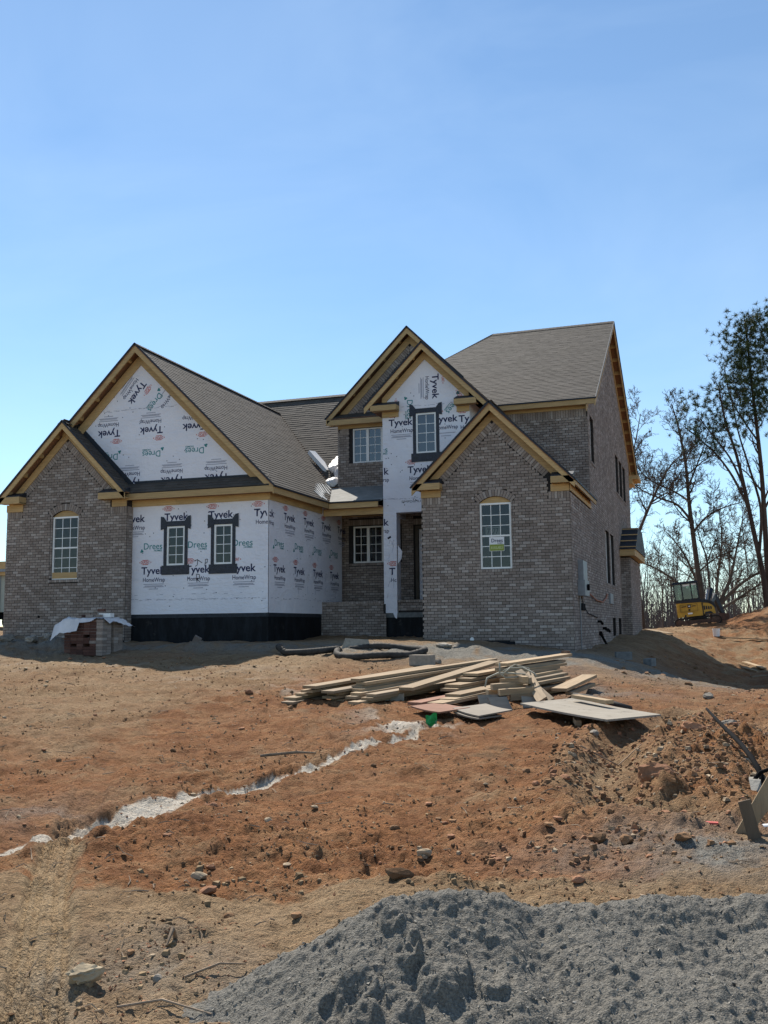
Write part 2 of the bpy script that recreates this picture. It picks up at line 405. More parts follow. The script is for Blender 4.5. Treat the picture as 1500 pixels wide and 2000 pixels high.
def courses(w, s0, s1, z0, z1, allowed, seed=0, step=.01):
    """running bond clipped to where allowed(s, z) holds; returns (a0, a1, z0, z1)"""
    out = []; xs = np.arange(s0 + step / 2, s1, step); r = random.Random(seed)
    k0 = math.floor(z0 / CO)
    for k in range(k0, math.ceil(z1 / CO)):
        zb = k * CO; zm = zb + BH / 2
        if zb < z0 - .001 or zb + BH > z1 + .03: continue
        ok = allowed(xs, np.full_like(xs, zm)); ph = (BP / 2 if k % 2 else 0) + r.uniform(-.008, .008)
        n0 = math.floor((s0 - ph) / BP) - 1; n1 = math.ceil((s1 - ph) / BP) + 1
        for n in range(n0, n1):
            a0 = max(n * BP + ph, s0); a1 = min(n * BP + ph + BL, s1)
            if a1 - a0 < .035: continue
            m = (xs >= a0) & (xs <= a1); o = ok[m]
            if not o.any(): continue
            if o.all(): out.append((a0, a1, zb, zb + BH)); continue
            g = xs[m][o]; b0, b1 = max(a0, g.min() - step / 2), min(a1, g.max() + step / 2)
            if b1 - b0 > .035: out.append((b0, b1, zb, zb + BH))
    return out

def put_bricks(mb, w, L, seed=1, depth=.016):
    r = random.Random(seed)
    for a0, a1, z0, z1 in L:
        j = r.uniform(-.002, .003); t = r.uniform(-.0015, .0015)
        w.box(mb, a0 + .0015, a1 - .0015, z0 + t, z1 + t - .001, -.004, depth + j)

def soldiers(mb, w, a0, a1, z0, z1, d0=-.004, d1=.014):
    n = max(1, round((a1 - a0) / CO)); p = (a1 - a0) / n
    for i in range(n): w.box(mb, a0 + i * p + .005, a0 + (i + 1) * p - .005, z0, z1, d0, d1 + random.uniform(-.002, .002))

def rake_soldiers(mb, w, c, top, run, sgn, ln=.195):
    """soldier bricks square to a 45 degree rake"""
    q = math.sqrt(.5); n = int(run / q / CO)
    for i in range(n):
        t0 = i * CO + .005; t1 = (i + 1) * CO - .005; P = []
        for t, e in ((t0, 0), (t1, 0), (t1, ln), (t0, ln)):
            e2 = min(e, t) if e else 0
            P.append((c + sgn * (t * q - e2 * q), top - t * q - e2 * q))
        if t0 < .05: continue
        w.poly(mb, P, -.004, .013 + random.uniform(-.002, .002))

def arch_bricks(mb, w, c, spring, a, h):
    R = (a * a + h * h) / (2 * h); zc = spring + h - R; th = math.asin(min(1, a / R)); n = max(5, round(2 * th * (R + .1) / CO))
    for i in range(n):
        t0 = -th + (i + .07) * 2 * th / n; t1 = -th + (i + .93) * 2 * th / n
        w.poly(mb, [(c + r * math.sin(t), zc + r * math.cos(t)) for r, t in ((R, t0), (R, t1), (R + .195, t1), (R + .195, t0))], -.03, .014)
    return R, zc, th

def in_arch(xs, zs, c, spring, a, h):
    R = (a * a + h * h) / (2 * h); zc = spring + h - R; th = math.asin(min(1, a / R)) + .02
    ang = np.abs(np.arctan2(xs - c, zs - zc)); rr = np.hypot(xs - c, zs - zc)
    return (ang < th) & (rr < R + .205) & (zs > spring - .3)

_pane = {}
def window(w, a0, a1, z0, z1, cols, rows, d=-.07, rail=None, gm='glass', units=1, room=True, roomd=2.2, fr=.05, rm='stud'):
    mb = MB(); mu = MB(); root = None; uw = (a1 - a0) / units
    W0 = []
    for k in range(units):
        b0 = a0 + k * uw; b1 = b0 + uw
        w.box(mb, b0, b0 + fr, z0, z1, d - .05, d + .03); w.box(mb, b1 - fr, b1, z0, z1, d - .05, d + .03)
        w.box(mb, b0 + fr, b1 - fr, z0, z0 + fr, d - .05, d + .028); w.box(mb, b0 + fr, b1 - fr, z1 - fr, z1, d - .05, d + .028)
        zs = [z0 + fr, z1 - fr]
        if rail is not None:
            zr = z1 - fr - (z1 - z0 - 2 * fr) * rail / rows; w.box(mb, b0 + fr, b1 - fr, zr - .022, zr + .022, d - .04, d + .024)
        pw = (b1 - b0 - 2 * fr) / cols; ph = (z1 - z0 - 2 * fr) / rows
        for i in range(1, cols): w.box(mu, b0 + fr + i * pw - .009, b0 + fr + i * pw + .009, z0 + fr, z1 - fr, d - .006, d + .008)
        for j in range(1, rows):
            if rail is not None and j == rows - rail: continue
            w.box(mu, b0 + fr, b1 - fr, z0 + fr + j * ph - .009, z0 + fr + j * ph + .009, d - .005, d + .010)
        for i in range(cols):
            for j in range(rows): W0.append((b0 + fr + (i + .5) * pw, z0 + fr + (j + .5) * ph, pw, ph))
    root = mb.build('window', M['vinyl'], house); mu.build('muntin', M['vinyl'], root)
    for a, z, pw, ph in W0:
        key = (round(pw, 4), round(ph, 4), w.U.to_tuple(2), gm)
        if key not in _pane:
            pm = MB(); U = w.U; Z = Vector((0, 0, 1))
            pm.poly([U * (-pw / 2 + .006) - Z * (ph / 2 - .006), U * (pw / 2 - .006) - Z * (ph / 2 - .006), U * (pw / 2 - .006) + Z * (ph / 2 - .006), U * (-pw / 2 + .006) + Z * (ph / 2 - .006)])
            _pane[key] = pm.mesh('pane', M[gm])
        o = bpy.data.objects.new('pane', _pane[key]); COL.objects.link(o); o.parent = root; o.location = w.p(a, z, d - .001)
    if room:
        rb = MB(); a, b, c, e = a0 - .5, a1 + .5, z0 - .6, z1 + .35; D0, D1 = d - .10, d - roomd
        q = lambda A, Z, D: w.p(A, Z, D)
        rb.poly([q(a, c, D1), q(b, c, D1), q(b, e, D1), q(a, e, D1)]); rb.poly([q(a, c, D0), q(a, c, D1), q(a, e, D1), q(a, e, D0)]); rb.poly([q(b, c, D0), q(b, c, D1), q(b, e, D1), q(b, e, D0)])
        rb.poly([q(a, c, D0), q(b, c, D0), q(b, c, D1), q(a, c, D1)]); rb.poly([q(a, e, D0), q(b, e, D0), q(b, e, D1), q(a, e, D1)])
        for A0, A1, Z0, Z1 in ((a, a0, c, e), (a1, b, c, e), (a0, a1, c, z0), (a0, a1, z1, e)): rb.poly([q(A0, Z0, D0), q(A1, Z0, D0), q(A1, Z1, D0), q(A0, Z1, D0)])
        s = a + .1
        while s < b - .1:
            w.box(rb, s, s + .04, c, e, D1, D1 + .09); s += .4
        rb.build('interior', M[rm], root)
    return root

def jamb_bricks(mb, w, a0, a1, z0, z1, d=-.15):
    k = math.ceil(z0 / CO)
    while k * CO + BH < z1 + .05:
        zb = k * CO; k += 1; e = .038
        w.box(mb, a0 - .012 - e, a0 - .008, zb, zb + BH, d, .013); w.box(mb, a1 + .008, a1 + .012 + e, zb, zb + BH, d, .013)

single_bricks = []          # the bricks that become objects of their own

def brick_gable(w, x0, x1, c, top, base, win, spring, h, seed, singles=0, foot=None):
    """front wall of a brick gable with an arched window, soldiers up the rakes"""
    half = (x1 - x0) / 2; q = math.sqrt(.5); wa0, wa1, wz0, wz1 = win; wc = (wa0 + wa1) / 2; wa = (wa1 - wa0) / 2 + .02
    def ok(xs, zs):
        dx = np.abs(xs - c); perp = (top - dx - zs) * q
        good = np.where(zs > 5.03, (perp > .205) & ((dx < half - .57) | (zs < 5.03)), True)
        good &= ~((xs > wa0 - .055) & (xs < wa1 + .055) & (zs > wz0 - .09) & (zs < spring))
        good &= ~in_arch(xs, zs, wc, spring, wa, h)
        if foot is not None: good &= zs > foot(xs)
        return good
    L = courses(w, x0, x1, base, top, ok, seed)
    R = (wa * wa + h * h) / (2 * h); zc = spring + h - R; th = math.asin(min(1, wa / R))
    hole = [(wa0 - .01, wz0), (wa1 + .01, wz0), (wa1 + .01, spring)] + [(wc + R * math.sin(t), zc + R * math.cos(t)) for t in np.linspace(th * .96, -th * .96, 9)] + [(wa0 - .01, spring)]
    wall = panel(w, [(x0 + .004, base - .35), (x1 - .004, base - .35), (x1 - .004, top - half), (c, top), (x0 + .004, top - half)], [hole], 'brick_wall', M['mortar'], 0, .1)
    mb = MB(); camp = Vector((0, 0, 1.6))
    full = [b for b in L if b[1] - b[0] > BL - .002]
    if singles:
        full.sort(key=lambda b: (w.p((b[0] + b[1]) / 2, b[2]) - camp).length if b[2] > base + .1 else 99)
        pick = set(full[:singles]); single_bricks.append((w, wall, sorted(pick))); L = [b for b in L if b not in pick]
    put_bricks(mb, w, L, seed); jamb_bricks(mb, w, wa0, wa1, wz0, spring)
    arch_bricks(mb, w, wc, spring, wa, h); soldiers(mb, w, wa0 - .10, wa1 + .10, wz0 - .085, wz0 - .012, -.05, .028)
    for sg in (-1, 1):
        rake_soldiers(mb, w, c, top, half - .50, sg); e = x0 if sg < 0 else x1
        soldiers(mb, w, min(e, e - sg * .57), max(e, e - sg * .57), 5.035, 5.228)
    mb.build('brickwork', M['brick'], wall, kind='stuff')
    ab = MB(); ab.prism([w.p(a, z, -.085) for a, z in [(wa0, spring - .01), (wa1, spring - .01)] + [(wc + (R - .004) * math.sin(t), zc + (R - .004) * math.cos(t)) for t in np.linspace(th * .97, -th * .97, 9)]], w.N * .03)
    ab.build('arch_infill', M['pine'], wall)
    return wall

footR = lambda xs: np.interp(xs, [-7.85, -5.4, -5.2, -3.67], [1.22, 1.18, .95, .80])
brick_gable(wR, -7.85, XR, -5.76, 7.34, .85, (-6.17, -5.29, 3.17, 5.0), 5.0, .185, 3, 300, footR)
brick_gable(wL, -20.70, -16.40, -18.55, 7.40, 1.25, (-19.02, -18.09, 3.12, 5.02), 5.02, .19, 5)
# a dark strip of tar shows under the first course of the right-hand gable
fb = MB(); wR.box(fb, -6.4, -5.25, 1.02, 1.19, -.05, .02); fb.build('foundation_strip', M['tar'], house)
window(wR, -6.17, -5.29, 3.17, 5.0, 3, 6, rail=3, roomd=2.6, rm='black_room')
window(wL, -19.02, -18.09, 3.12, 5.02, 3, 6, rail=3, roomd=2.4)

def brick_panel(w, x0, x1, z0, z1, holes, seed, extra=None, name='brick_wall', mort=True, back=True):
    def ok(xs, zs):
        g = np.ones_like(xs, bool)
        for a0, a1, b0, b1 in holes: g &= ~((xs > a0 - .005) & (xs < a1 + .005) & (zs > b0) & (zs < b1))
        if extra is not None: g &= extra(xs, zs)
        return g
    L = courses(w, x0, x1, z0, z1, ok, seed); mb = MB(); put_bricks(mb, w, L, seed)
    return L, mb

# left tower: short return wall
wall = panel(wLS, rect(YL + .002, YT + .12, .9, 5.42), [], 'brick_wall', M['mortar'])
L, mb = brick_panel(wLS, YL + .012, YT + .1, 1.2, 5.03, [], 8); soldiers(mb, wLS, YL + .02, YT + .1, 5.035, 5.228); mb.build('brickwork', M['brick'], wall, kind='stuff')

# ---- long right-hand side wall
KF, KR = .632, .493
def side_top(s): return np.where(s < YM, 5.23, np.where(s < 37.86, 8.72 + KF * (s - 30.5) - .30, 13.37 - KR * (s - 37.86) - .30))
SW = [(31.35, 32.35, 6.86, 8.34), (39.5, 40.7, 6.92, 8.46), (41.1, 42.3, 6.92, 8.46), (42.7, 43.9, 6.92, 8.46), (34.9, 36.1, 3.07, 4.97), (36.5, 37.7, 3.07, 4.97), (36.35, 37.45, 1.18, 1.86), (38.55, 39.65, 1.18, 1.86)]
outer = [(YR + .004, .4), (46.0, .4), (46.0, float(side_top(np.array(46.0)))), (37.86, 13.07), (YM, float(side_top(np.array(YM + .01)))), (YM, 5.4), (YR + .004, 5.4)]
wall = panel(wRS, outer, [rect(*h) for h in SW], 'brick_wall', M['mortar'], 0, .12)
L, mb = brick_panel(wRS, YR + .012, 46.0, .5, 13.1, SW, 21, lambda s, z: z < side_top(s) - .02)
put_b = mb
for a0, a1, z0, z1 in SW[:6]:
    jamb_bricks(mb, wRS, a0, a1, z0, z1); soldiers(mb, wRS, a0 - .08, a1 + .08, z0 - .085, z0 - .01, -.05, .035)
mb.build('brickwork', M['brick'], wall, kind='stuff')
for h in SW[:6]: window(wRS, *h, 2, 4, d=-.12, rail=2)
for h in SW[6:]:
    vb = MB(); wRS.box(vb, h[0], h[1], h[2], h[3], -.11, -.09)
    for k in range(7): wRS.box(vb, h[0], h[1], h[2] + k * .1, h[2] + k * .1 + .02, -.09, -.05)
    vb.build('vent', M['black'], house)

# ---- main two-storey front wall right of the bay and the brick gable left of it (one plane)
GA = 11.20
def okM(xs, zs):
    g = np.where(xs < -6.6, (GA - np.abs(xs + 9.54) - zs) * math.sqrt(.5) > .205, zs < 8.46)
    g &= ~((xs > -11.77) & (xs < -9.7) & (zs > 7.12) & (zs < 8.42))
    g &= zs > np.where(xs < -9.9, 6.33, 5.6)
    return g & ((zs < 8.46) | (xs < -7))
wall = panel(wM, [(-12.16, 5.5), (XR - .004, 5.5), (XR - .004, 8.6), (-7.0, 8.6), (-9.54, GA + .02), (-12.16, 8.6)], [rect(-11.66, -10.02, 7.2, 8.41)], 'brick_wall', M['mortar'], 0, .1)
mb = MB(); put_bricks(mb, wM, [b for b in courses(wM, -12.16, XR, 5.6, GA, okM, 31) if not (b[3] > 8.262 and b[1] > -6.9) and not (-9.6 < b[0] and b[1] < -7.1 and b[2] < 8)], 31)
soldiers(mb, wM, -6.95, XR - .02, 8.206, 8.46); rake_soldiers(mb, wM, -9.54, GA, 2.35, -1); rake_soldiers(mb, wM, -9.54, GA, 1.1, 1)
soldiers(mb, wM, -12.1, -11.8, 8.22, 8.41); soldiers(mb, wM, -11.78, -9.9, 7.115, 7.19, -.05, .028)
mb.build('brickwork', M['brick'], wall, kind='stuff')
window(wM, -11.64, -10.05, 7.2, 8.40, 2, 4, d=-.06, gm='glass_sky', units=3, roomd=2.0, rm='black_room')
tb = MB(); wM.box(tb, -11.775, -11.645, 7.2, 8.42, -.08, -.03); tb.build('flashing_tape', M['tape'], house)
# ---- lower wall at the back of the porch
wall = panel(wM, rect(-12.05, -7.4, 1.0, 5.5), [rect(-11.66, -10.02, 3.76, 5.02), rect(-9.45, -8.0, 2.05, 4.95)], 'brick_wall', M['mortar'], 0, .1)
def okP(xs, zs): return ~((xs > -11.80) & (xs < -9.9) & (zs > 3.68) & (zs < 5.24)) & ~((xs > -9.5) & (zs < 5.24) & (zs > 2))
mb = MB(); put_bricks(mb, wM, courses(wM, -12.05, -7.5, 2.05, 5.34, okP, 41), 41); soldiers(mb, wM, -11.82, -9.86, 5.045, 5.235); soldiers(mb, wM, -11.78, -9.9, 3.675, 3.752, -.05, .028)
soldiers(mb, wM, -9.5, -7.6, 4.99, 5.18); mb.build('brickwork', M['brick'], wall, kind='stuff')
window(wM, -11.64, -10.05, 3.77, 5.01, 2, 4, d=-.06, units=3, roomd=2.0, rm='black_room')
tb = MB(); wM.box(tb, -11.79, -11.645, 3.77, 5.03, -.08, -.03); tb.build('flashing_tape', M['tape'], house)
db = MB(); wM.box(db, -9.45, -9.34, 2.1, 4.95, -.12, -.02); wM.box(db, -9.34, -8.1, 4.84, 4.95, -.12, -.02); wM.box(db, -8.1, -8.0, 2.1, 4.95, -.12, -.02)
door = db.build('door_frame', M['dark_room'], house); dd = MB(); wM.box(dd, -9.33, -8.11, 2.1, 4.83, -.12, -.08); dd.build('wrapped_door', M['wrap'], door)
lb = MB(); wM.word(lb, 'HomeWrap', -9.06, 4.2, .9, .11, math.pi / 2, .02, -.075); wM.word(lb, 'Tyvek', -9.06, 3.1, .8, .13, math.pi / 2, .03, -.075); lb.build('lettering', M['navy'], door)

# ---- porch: brick parapet, rowlock cap, slab, tarred footing, ceiling
YP = 28.76; wP = front(YP)
wall = panel(wP, rect(-11.98, -9.80, .9, 2.32), [], 'brick_wall', M['mortar'], 0, .2)
mb = MB(); put_bricks(mb, wP, courses(wP, -11.98, -9.77, 1.15, 2.32, lambda xs, zs: (xs < -9.86) | (zs < 2.06), 51), 51); soldiers(mb, wP, -12.0, -9.86, 2.335, 2.41, -.2, .03)
mb.build('brickwork', M['brick'], wall, kind='stuff')
wall = panel(front(YW + .1), rect(-9.42, -7.6, 2.05, 2.36), [], 'brick_wall', M['mortar'], 0, .2); wp2 = front(YW + .1)
mb = MB(); put_bricks(mb, wp2, courses(wp2, -9.42, -7.6, 2.06, 2.36, lambda xs, zs: xs < 99, 53), 53); soldiers(mb, wp2, -9.42, -7.6, 2.362, 2.44, -.2, .03)
mb.build('brickwork', M['brick'], wall, kind='stuff')
fb = MB(); wW.box(fb, -9.80, -7.7, .8, 2.05, -.3, -.03); fb.build('foundation', M['tar'], house)
fb = MB(); wT.box(fb, -16.40, XT - .02, .8, 2.0, -.3, -.02); wTS.box(fb, YT + .3, 28.76, .8, 2.0, -.3, -.02); fb.build('foundation', M['tar'], house)
fb = MB(); wT.box(fb, -16.4, XT + .004, 1.93, 2.05, -.03, -.008); wTS.box(fb, YT - .002, 28.7, 1.93, 2.05, -.03, -.006); fb.build('flashing_strip', M['membrane'], house)
fb = MB(); wT.box(fb, -16.38, XT - .03, 1.05, 1.17, -.03, .03); fb.build('footing_ledge', M['tar'], house)
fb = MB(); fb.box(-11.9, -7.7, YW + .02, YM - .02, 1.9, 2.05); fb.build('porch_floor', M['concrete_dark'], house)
fb = MB(); fb.box(-11.9, -7.5, YW + .05, YM - .02, 5.36, 5.40); fb.build('porch_ceiling', M['osb'], house)

# ---- the wrapped wing (T) and the wrapped bay (W)
T_WIN = [(-15.22, -14.62, 3.45, 4.60), (-13.66, -13.07, 3.44, 4.59)]
panT = panel(wT, rect(-16.6, XT - .003, 2.04, 5.45), [rect(*h) for h in T_WIN], 'house_wrap', M['wrap'], 0, .1)
panG = panel(wT, [(-20.3, 5.4), (XT - .05, 5.4), (-12.0, 5.45), (-16.21, 9.72), (-20.3, 5.6)], [], 'house_wrap', M['wrap'], .001, .02)
panS = panel(wTS, rect(YT, YM - .35, 2.04, 5.45), [], 'house_wrap', M['wrap'], 0, .02)
wall = panel(wW, [(-9.85, 2.04), (-9.42, 2.04), (-9.42, 5.17), (-7.0, 5.17), (-7.0, 8.75), (-8.43, 10.18), (-9.85, 8.75)], [rect(-8.74, -8.08, 7.0, 8.28)], 'house_wrap', M['wrap'], 0, .1)
fb = MB(); fb.box(-9.848, -9.424, YW + .005, YW + .40, 2.043, 5.168); fb.box(-9.849, -9.75, YW + .01, YM, 5.17, 8.6); fb.box(-7.1, -7.001, YW + .01, YM, 5.17, 8.6); fb.box(-9.42, -7.0, YW + .02, YW + .4, 5.172, 5.4)
post = fb.build('porch_post', M['wrap'], house)
fb = MB(); fb.prism([(-9.56, YW - .012, 2.06), (-9.41, YW - .012, 2.06), (-9.43, YW - .03, 1.86), (-9.49, YW - .035, 1.90), (-9.53, YW - .02, 1.98)], (0, .006, 0)); fb.prism([(-9.40, YW + .05, 4.15), (-9.27, YW + .1, 3.95), (-9.30, YW + .1, 3.72), (-9.40, YW + .05, 3.55)], (0, .006, 0))
fb.build('loose_wrap_flap', M['wrap'], wall)
for h in T_WIN: window(wT, *h, 2, 4, d=-.03, roomd=2.5, fr=.055)
window(wW, -8.74, -8.08, 7.0, 8.28, 2, 4, d=-.03, gm='glass_sky', roomd=1.4, fr=.055, rm='black_room')

def tapes(w, a0, a1, z0, z1):
    mb = MB()
    w.box(mb, a0 - .10, a0 + .004, z0 - .02, z1, .008, .013); w.box(mb, a1 - .004, a1 + .10, z0 - .02, z1, .008, .013)
    w.box(mb, a0 - .16, a1 + .16, z0 - .27, z0 + .003, .012, .017); w.box(mb, a0 - .14, a1 + .14, z1 - .003, z1 + .15, .014, .019)
    for sg, e in ((-1, a0), (1, a1)):                               # folded-back corners of the slit wrap
        w.poly(mb, [(e + sg * .20, z1 - .10), (e + sg * .20, z1 + .30), (e + sg * .10, z1 + .28), (e - sg * .02, z1 + .12), (e + sg * .02, z1 - .05)], .02, .026)
    mb.build('flashing_tape', M['tape'], house)
for h in T_WIN: tapes(wT, *h)
tapes(wW, -8.74, -8.08, 7.0, 8.28)

class Printer:
    def __init__(s, w, parent, clip=None): s.w = w; s.pa = parent; s.clip = clip; s.b = {k: MB() for k in ('navy', 'red_print', 'teal', 'fine_print', 'marker')}; s.kind = {}
    def at(s, a, z, r, dx, dz): return a + dx * math.cos(r) - dz * math.sin(r), z + dx * math.sin(r) + dz * math.cos(r)
    def word(s, m, t, a, z, r, dx, dz, w_, h, bold=0.0):
        A, Z = s.at(a, z, r, dx, dz); s.w.word(s.b[m], t, A, Z, w_, h, r, bold, .004, True, s.clip)
    def logo(s, a, z, r=0.0, k=1.0, parts='thdf'):
        if 't' in parts: s.word('navy', 'Tyvek', a, z, r, 0, -.02, .80 * k, .205 * k, .022)
        if 'h' in parts: s.word('navy', 'HomeWrap', a, z, r, .03, -.29 * k, .74 * k, .12 * k, .008)
        if 'd' in parts: s.dupont(a, z, r, -.27 * k, .225 * k, k)
        if 'f' in parts:
            for q, (dz, hw) in enumerate(((-.42, .34), (-.47, .30), (-.50, .34), (-.56, .16))): s.line(a, z, r, .02, dz * k, hw * k, .011)
        s.flush()
    def dupont(s, a, z, r, dx, dz, k=1.0):
        s.word('red_print', 'DUPONT', a, z, r, dx, dz, .29 * k, .085 * k, .02)
        for sg in (-1, 1):
            P = [s.at(a, z, r, dx + sg * x, dz + y) for x, y in ((.175 * k, -.03), (.205 * k, 0), (.175 * k, .03))]
            if s.clip is None or all(s.clip(*p) for p in P): s.w.face(s.b['red_print'], P, .004)
        for sg in (-1, 1): s.line(a, z, r, dx, dz + sg * .063 * k, .10 * k, .010, 'red_print')
        s.flush()
    def line(s, a, z, r, dx, dz, hw, t, m='fine_print'):
        P = [s.at(a, z, r, dx + x, dz + y) for x, y in ((-hw, -t), (hw, -t), (hw, t), (-hw, t))]
        if s.clip is None or all(s.clip(*p) for p in P): s.w.face(s.b[m], P, .004)
    def drees(s, a, z, r=0.0):
        s.word('teal', 'Drees', a, z, r, 0, 0, .62, .185, .004); s.word('teal', 'HOMES', a, z, r, .17, -.135, .27, .05, .02)
        for x, y in ((-.38, -.11), (-.35, -.15), (-.40, -.16)):
            A, Z = s.at(a, z, r, x, y); P = [(A + .03 * math.cos(t), Z + .03 * math.sin(t)) for t in np.linspace(0, 2 * math.pi, 8)[:-1]]
            if s.clip is None or all(s.clip(*p) for p in P): s.w.face(s.b['teal'], P, .004)
        s.flush()
    def flush(s, stuff=False):
        for m, b in s.b.items():
            if b.f: b.build({'navy': 'lettering', 'teal': 'lettering', 'red_print': 'lettering', 'fine_print': 'fine_print', 'marker': 'staple_mark'}[m], M[m], s.pa, **({'kind': 'stuff'} if stuff else {}))
            s.b[m] = MB()
    def seam(s, a0, a1, z, n=26, m='fine_print'):
        s.flush()
        for k in range(n):
            a = a0 + (a1 - a0) * (k + random.random()) / n; s.line(a, z + random.uniform(-.02, .02), random.uniform(-.1, .1), 0, 0, random.uniform(.02, .08), .006, m)
        s.flush(True)
    def dots(s, a0, a1, z0, z1, n):
        s.flush()
        for k in range(n): s.line(random.uniform(a0, a1), random.uniform(z0, z1), 0, 0, 0, .013, .013, 'marker')
        s.flush(True)
    def done(s): s.flush(True)

inTW = lambda a, z: any(h[0] - .02 < a < h[1] + .02 and h[2] - .02 < z < h[3] + .02 for h in T_WIN)
p = Printer(wT, panT, lambda a, z: a < XT - .002 and not inTW(a, z))
for a in (-16.37, -14.91, -13.45, -11.99): p.logo(a, 4.90)
for a in (-15.66, -14.18, -12.72): p.logo(a, 3.34); p.drees(a - .02, 4.04)
p.seam(-16.4, XT, 2.46, 40); p.dots(-16.3, -12, 2.2, 5.2, 46); p.seam(-16.3, -12.1, 2.62, 10)
for q in ([(-14.30, 3.56), (-14.18, 3.60), (-14.20, 3.44), (-14.26, 3.40)], [(-14.18, 3.58), (-14.04, 3.50)], [(-13.95, 3.40), (-13.93, 3.60), (-13.86, 3.60), (-13.88, 3.50), (-13.94, 3.48)], [(-14.20, 2.94), (-14.22, 3.18), (-14.12, 3.16), (-14.12, 3.06), (-14.22, 3.04), (-14.10, 2.95)]):
    for (a0, z0), (a1, z1) in zip(q, q[1:]):
        L_ = math.hypot(a1 - a0, z1 - z0); p.line((a0 + a1) / 2, (z0 + z1) / 2, math.atan2(z1 - z0, a1 - a0), 0, 0, L_ / 2, .010, 'marker')
p.done()
p = Printer(wTS, panS, lambda a, z: a > YT + .002)
for a in (24.77, 26.24, 27.69, 29.12, 30.5): p.logo(a, 4.88)
for a in (25.55, 26.96, 28.41, 29.81): p.logo(a, 3.33); p.drees(a - .02, 4.04)
p.seam(YT + .1, 30.3, 2.46, 24); p.dots(YT, 30, 2.2, 5.1, 30)
for s_ in (26.9, 27.6, 28.2, 29.0): p.line(s_, 2.75, 0, 0, 0, .008, .12, 'fine_print')
p.done()
inG = lambda a, z: z < 9.70 - .985 * abs(a + 16.21) and z > 5.88
p = Printer(wT, panG, inG)
for a in (-17.30, -15.82, -14.36): p.logo(a, 7.50, math.pi); p.drees(a + .02, 6.80, math.pi)
for a in (-16.52, -15.07, -13.60): p.logo(a, 5.94, math.pi)
p.logo(-16.31, 8.69, math.radians(232)); p.drees(-15.70, 8.36, math.radians(232)); p.logo(-14.98, 8.30, math.radians(232), 1, 'hf')
p.seam(-17.6, -14.9, 8.21, 26); p.dots(-18, -13, 6, 9, 40); p.done()
inW = lambda a, z: -9.848 < a < -7.0 and (z > 5.18 or a < -9.43) and z < 10.0 - abs(a + 8.43) and not (-8.76 < a < -8.06 and 6.98 < z < 8.30)
p = Printer(wW, wall, inW)
for a, z in ((-9.24, 8.06), (-7.78, 8.06), (-10.05, 6.52), (-8.63, 6.52), (-10.07, 4.90), (-9.27, 3.35), (-6.95, 8.02)): p.logo(a, z)
p.logo(-8.06, 9.10, -math.pi / 2); p.drees(-10.0, 7.20); p.drees(-8.93, 8.42, -math.pi / 2); p.drees(-7.5, 8.45, math.radians(230)); p.dupont(-7.29, 8.77, math.radians(-48), 0, 0); p.dupont(-9.39, 8.62, -math.pi / 2, 0, 0)
p.seam(-9.8, -7.9, 5.60, 22); p.seam(-9.2, -7.3, 8.53, 14); p.word('marker', 'SIMPDIIMLI', -8.93, 5.50, 0, 0, 0, .62, .07); p.dots(-9.8, -7.2, 5.3, 9.4, 50); p.line(-9.66, 4.39, .5, 0, 0, .06, .03, 'marker')
for k in range(12): p.line(-9.62 + random.uniform(-.12, .12), random.uniform(2.3, 4.3), 1.4 + random.uniform(-.3, .3), 0, 0, random.uniform(.04, .16), .005)
p.done()

# ---- single bricks, each an object
_bm = []
for k in range(5):
    mb = MB(); r = random.Random(k); e = [r.uniform(-.0015, .0015) for _ in range(8)]; c = .004
    x, z = BL / 2, BH / 2
    back = [(-x, .006, -z), (x, .006, -z), (x, .006, z), (-x, .006, z)]; fr_ = [(-x + c, -.009 + e[0], -z + c), (x - c, -.009 + e[1], -z + c), (x - c, -.009 + e[2], z - c), (-x + c, -.009 + e[3], z - c)]
    md = [(-x, -.006, -z), (x, -.006, -z), (x, -.006, z), (-x, -.006, z)]
    mb.v = back + md + fr_
    for a, b in ((0, 4), (4, 8)):
        for i in range(4): j = (i + 1) % 4; mb.f.append((a + i, a + j, b + j, b + i))
    mb.f.append((8, 9, 10, 11)); _bm.append(mb.mesh('brick', M['brick']))
for w, wall_, L in single_bricks:
    for i, (a0, a1, z0, z1) in enumerate(L):
        o = bpy.data.objects.new('brick', _bm[i % 5]); COL.objects.link(o); o.parent = wall_; o.location = w.p((a0 + a1) / 2, (z0 + z1) / 2, .004)

# ---------------------------------------------------------------- roofs
_sh = {}
def shingle_mesh(wd):
    if wd not in _sh:
        mb = MB(); mb.hexa([(0, 0, 0), (wd, 0, 0), (wd, .17, -.004), (0, .17, -.004), (0, 0, .013), (wd, 0, .013), (wd, .17, .002), (0, .17, .002)]); _sh[wd] = mb.mesh('shingle', M['shingle'])
    return _sh[wd]
WID = (.18, .25, .31, .38)
def clip_row(P, b):
    xs = []
    for i in range(len(P)):
        (a0, b0), (a1, b1) = P[i], P[(i + 1) % len(P)]
        if (b0 - b) * (b1 - b) < 0 or (b0 == b and b1 != b): xs.append(a0 + (a1 - a0) * (b - b0) / (b1 - b0))
    xs.sort(); return [(xs[i], xs[i + 1]) for i in range(0, len(xs) - 1, 2)]

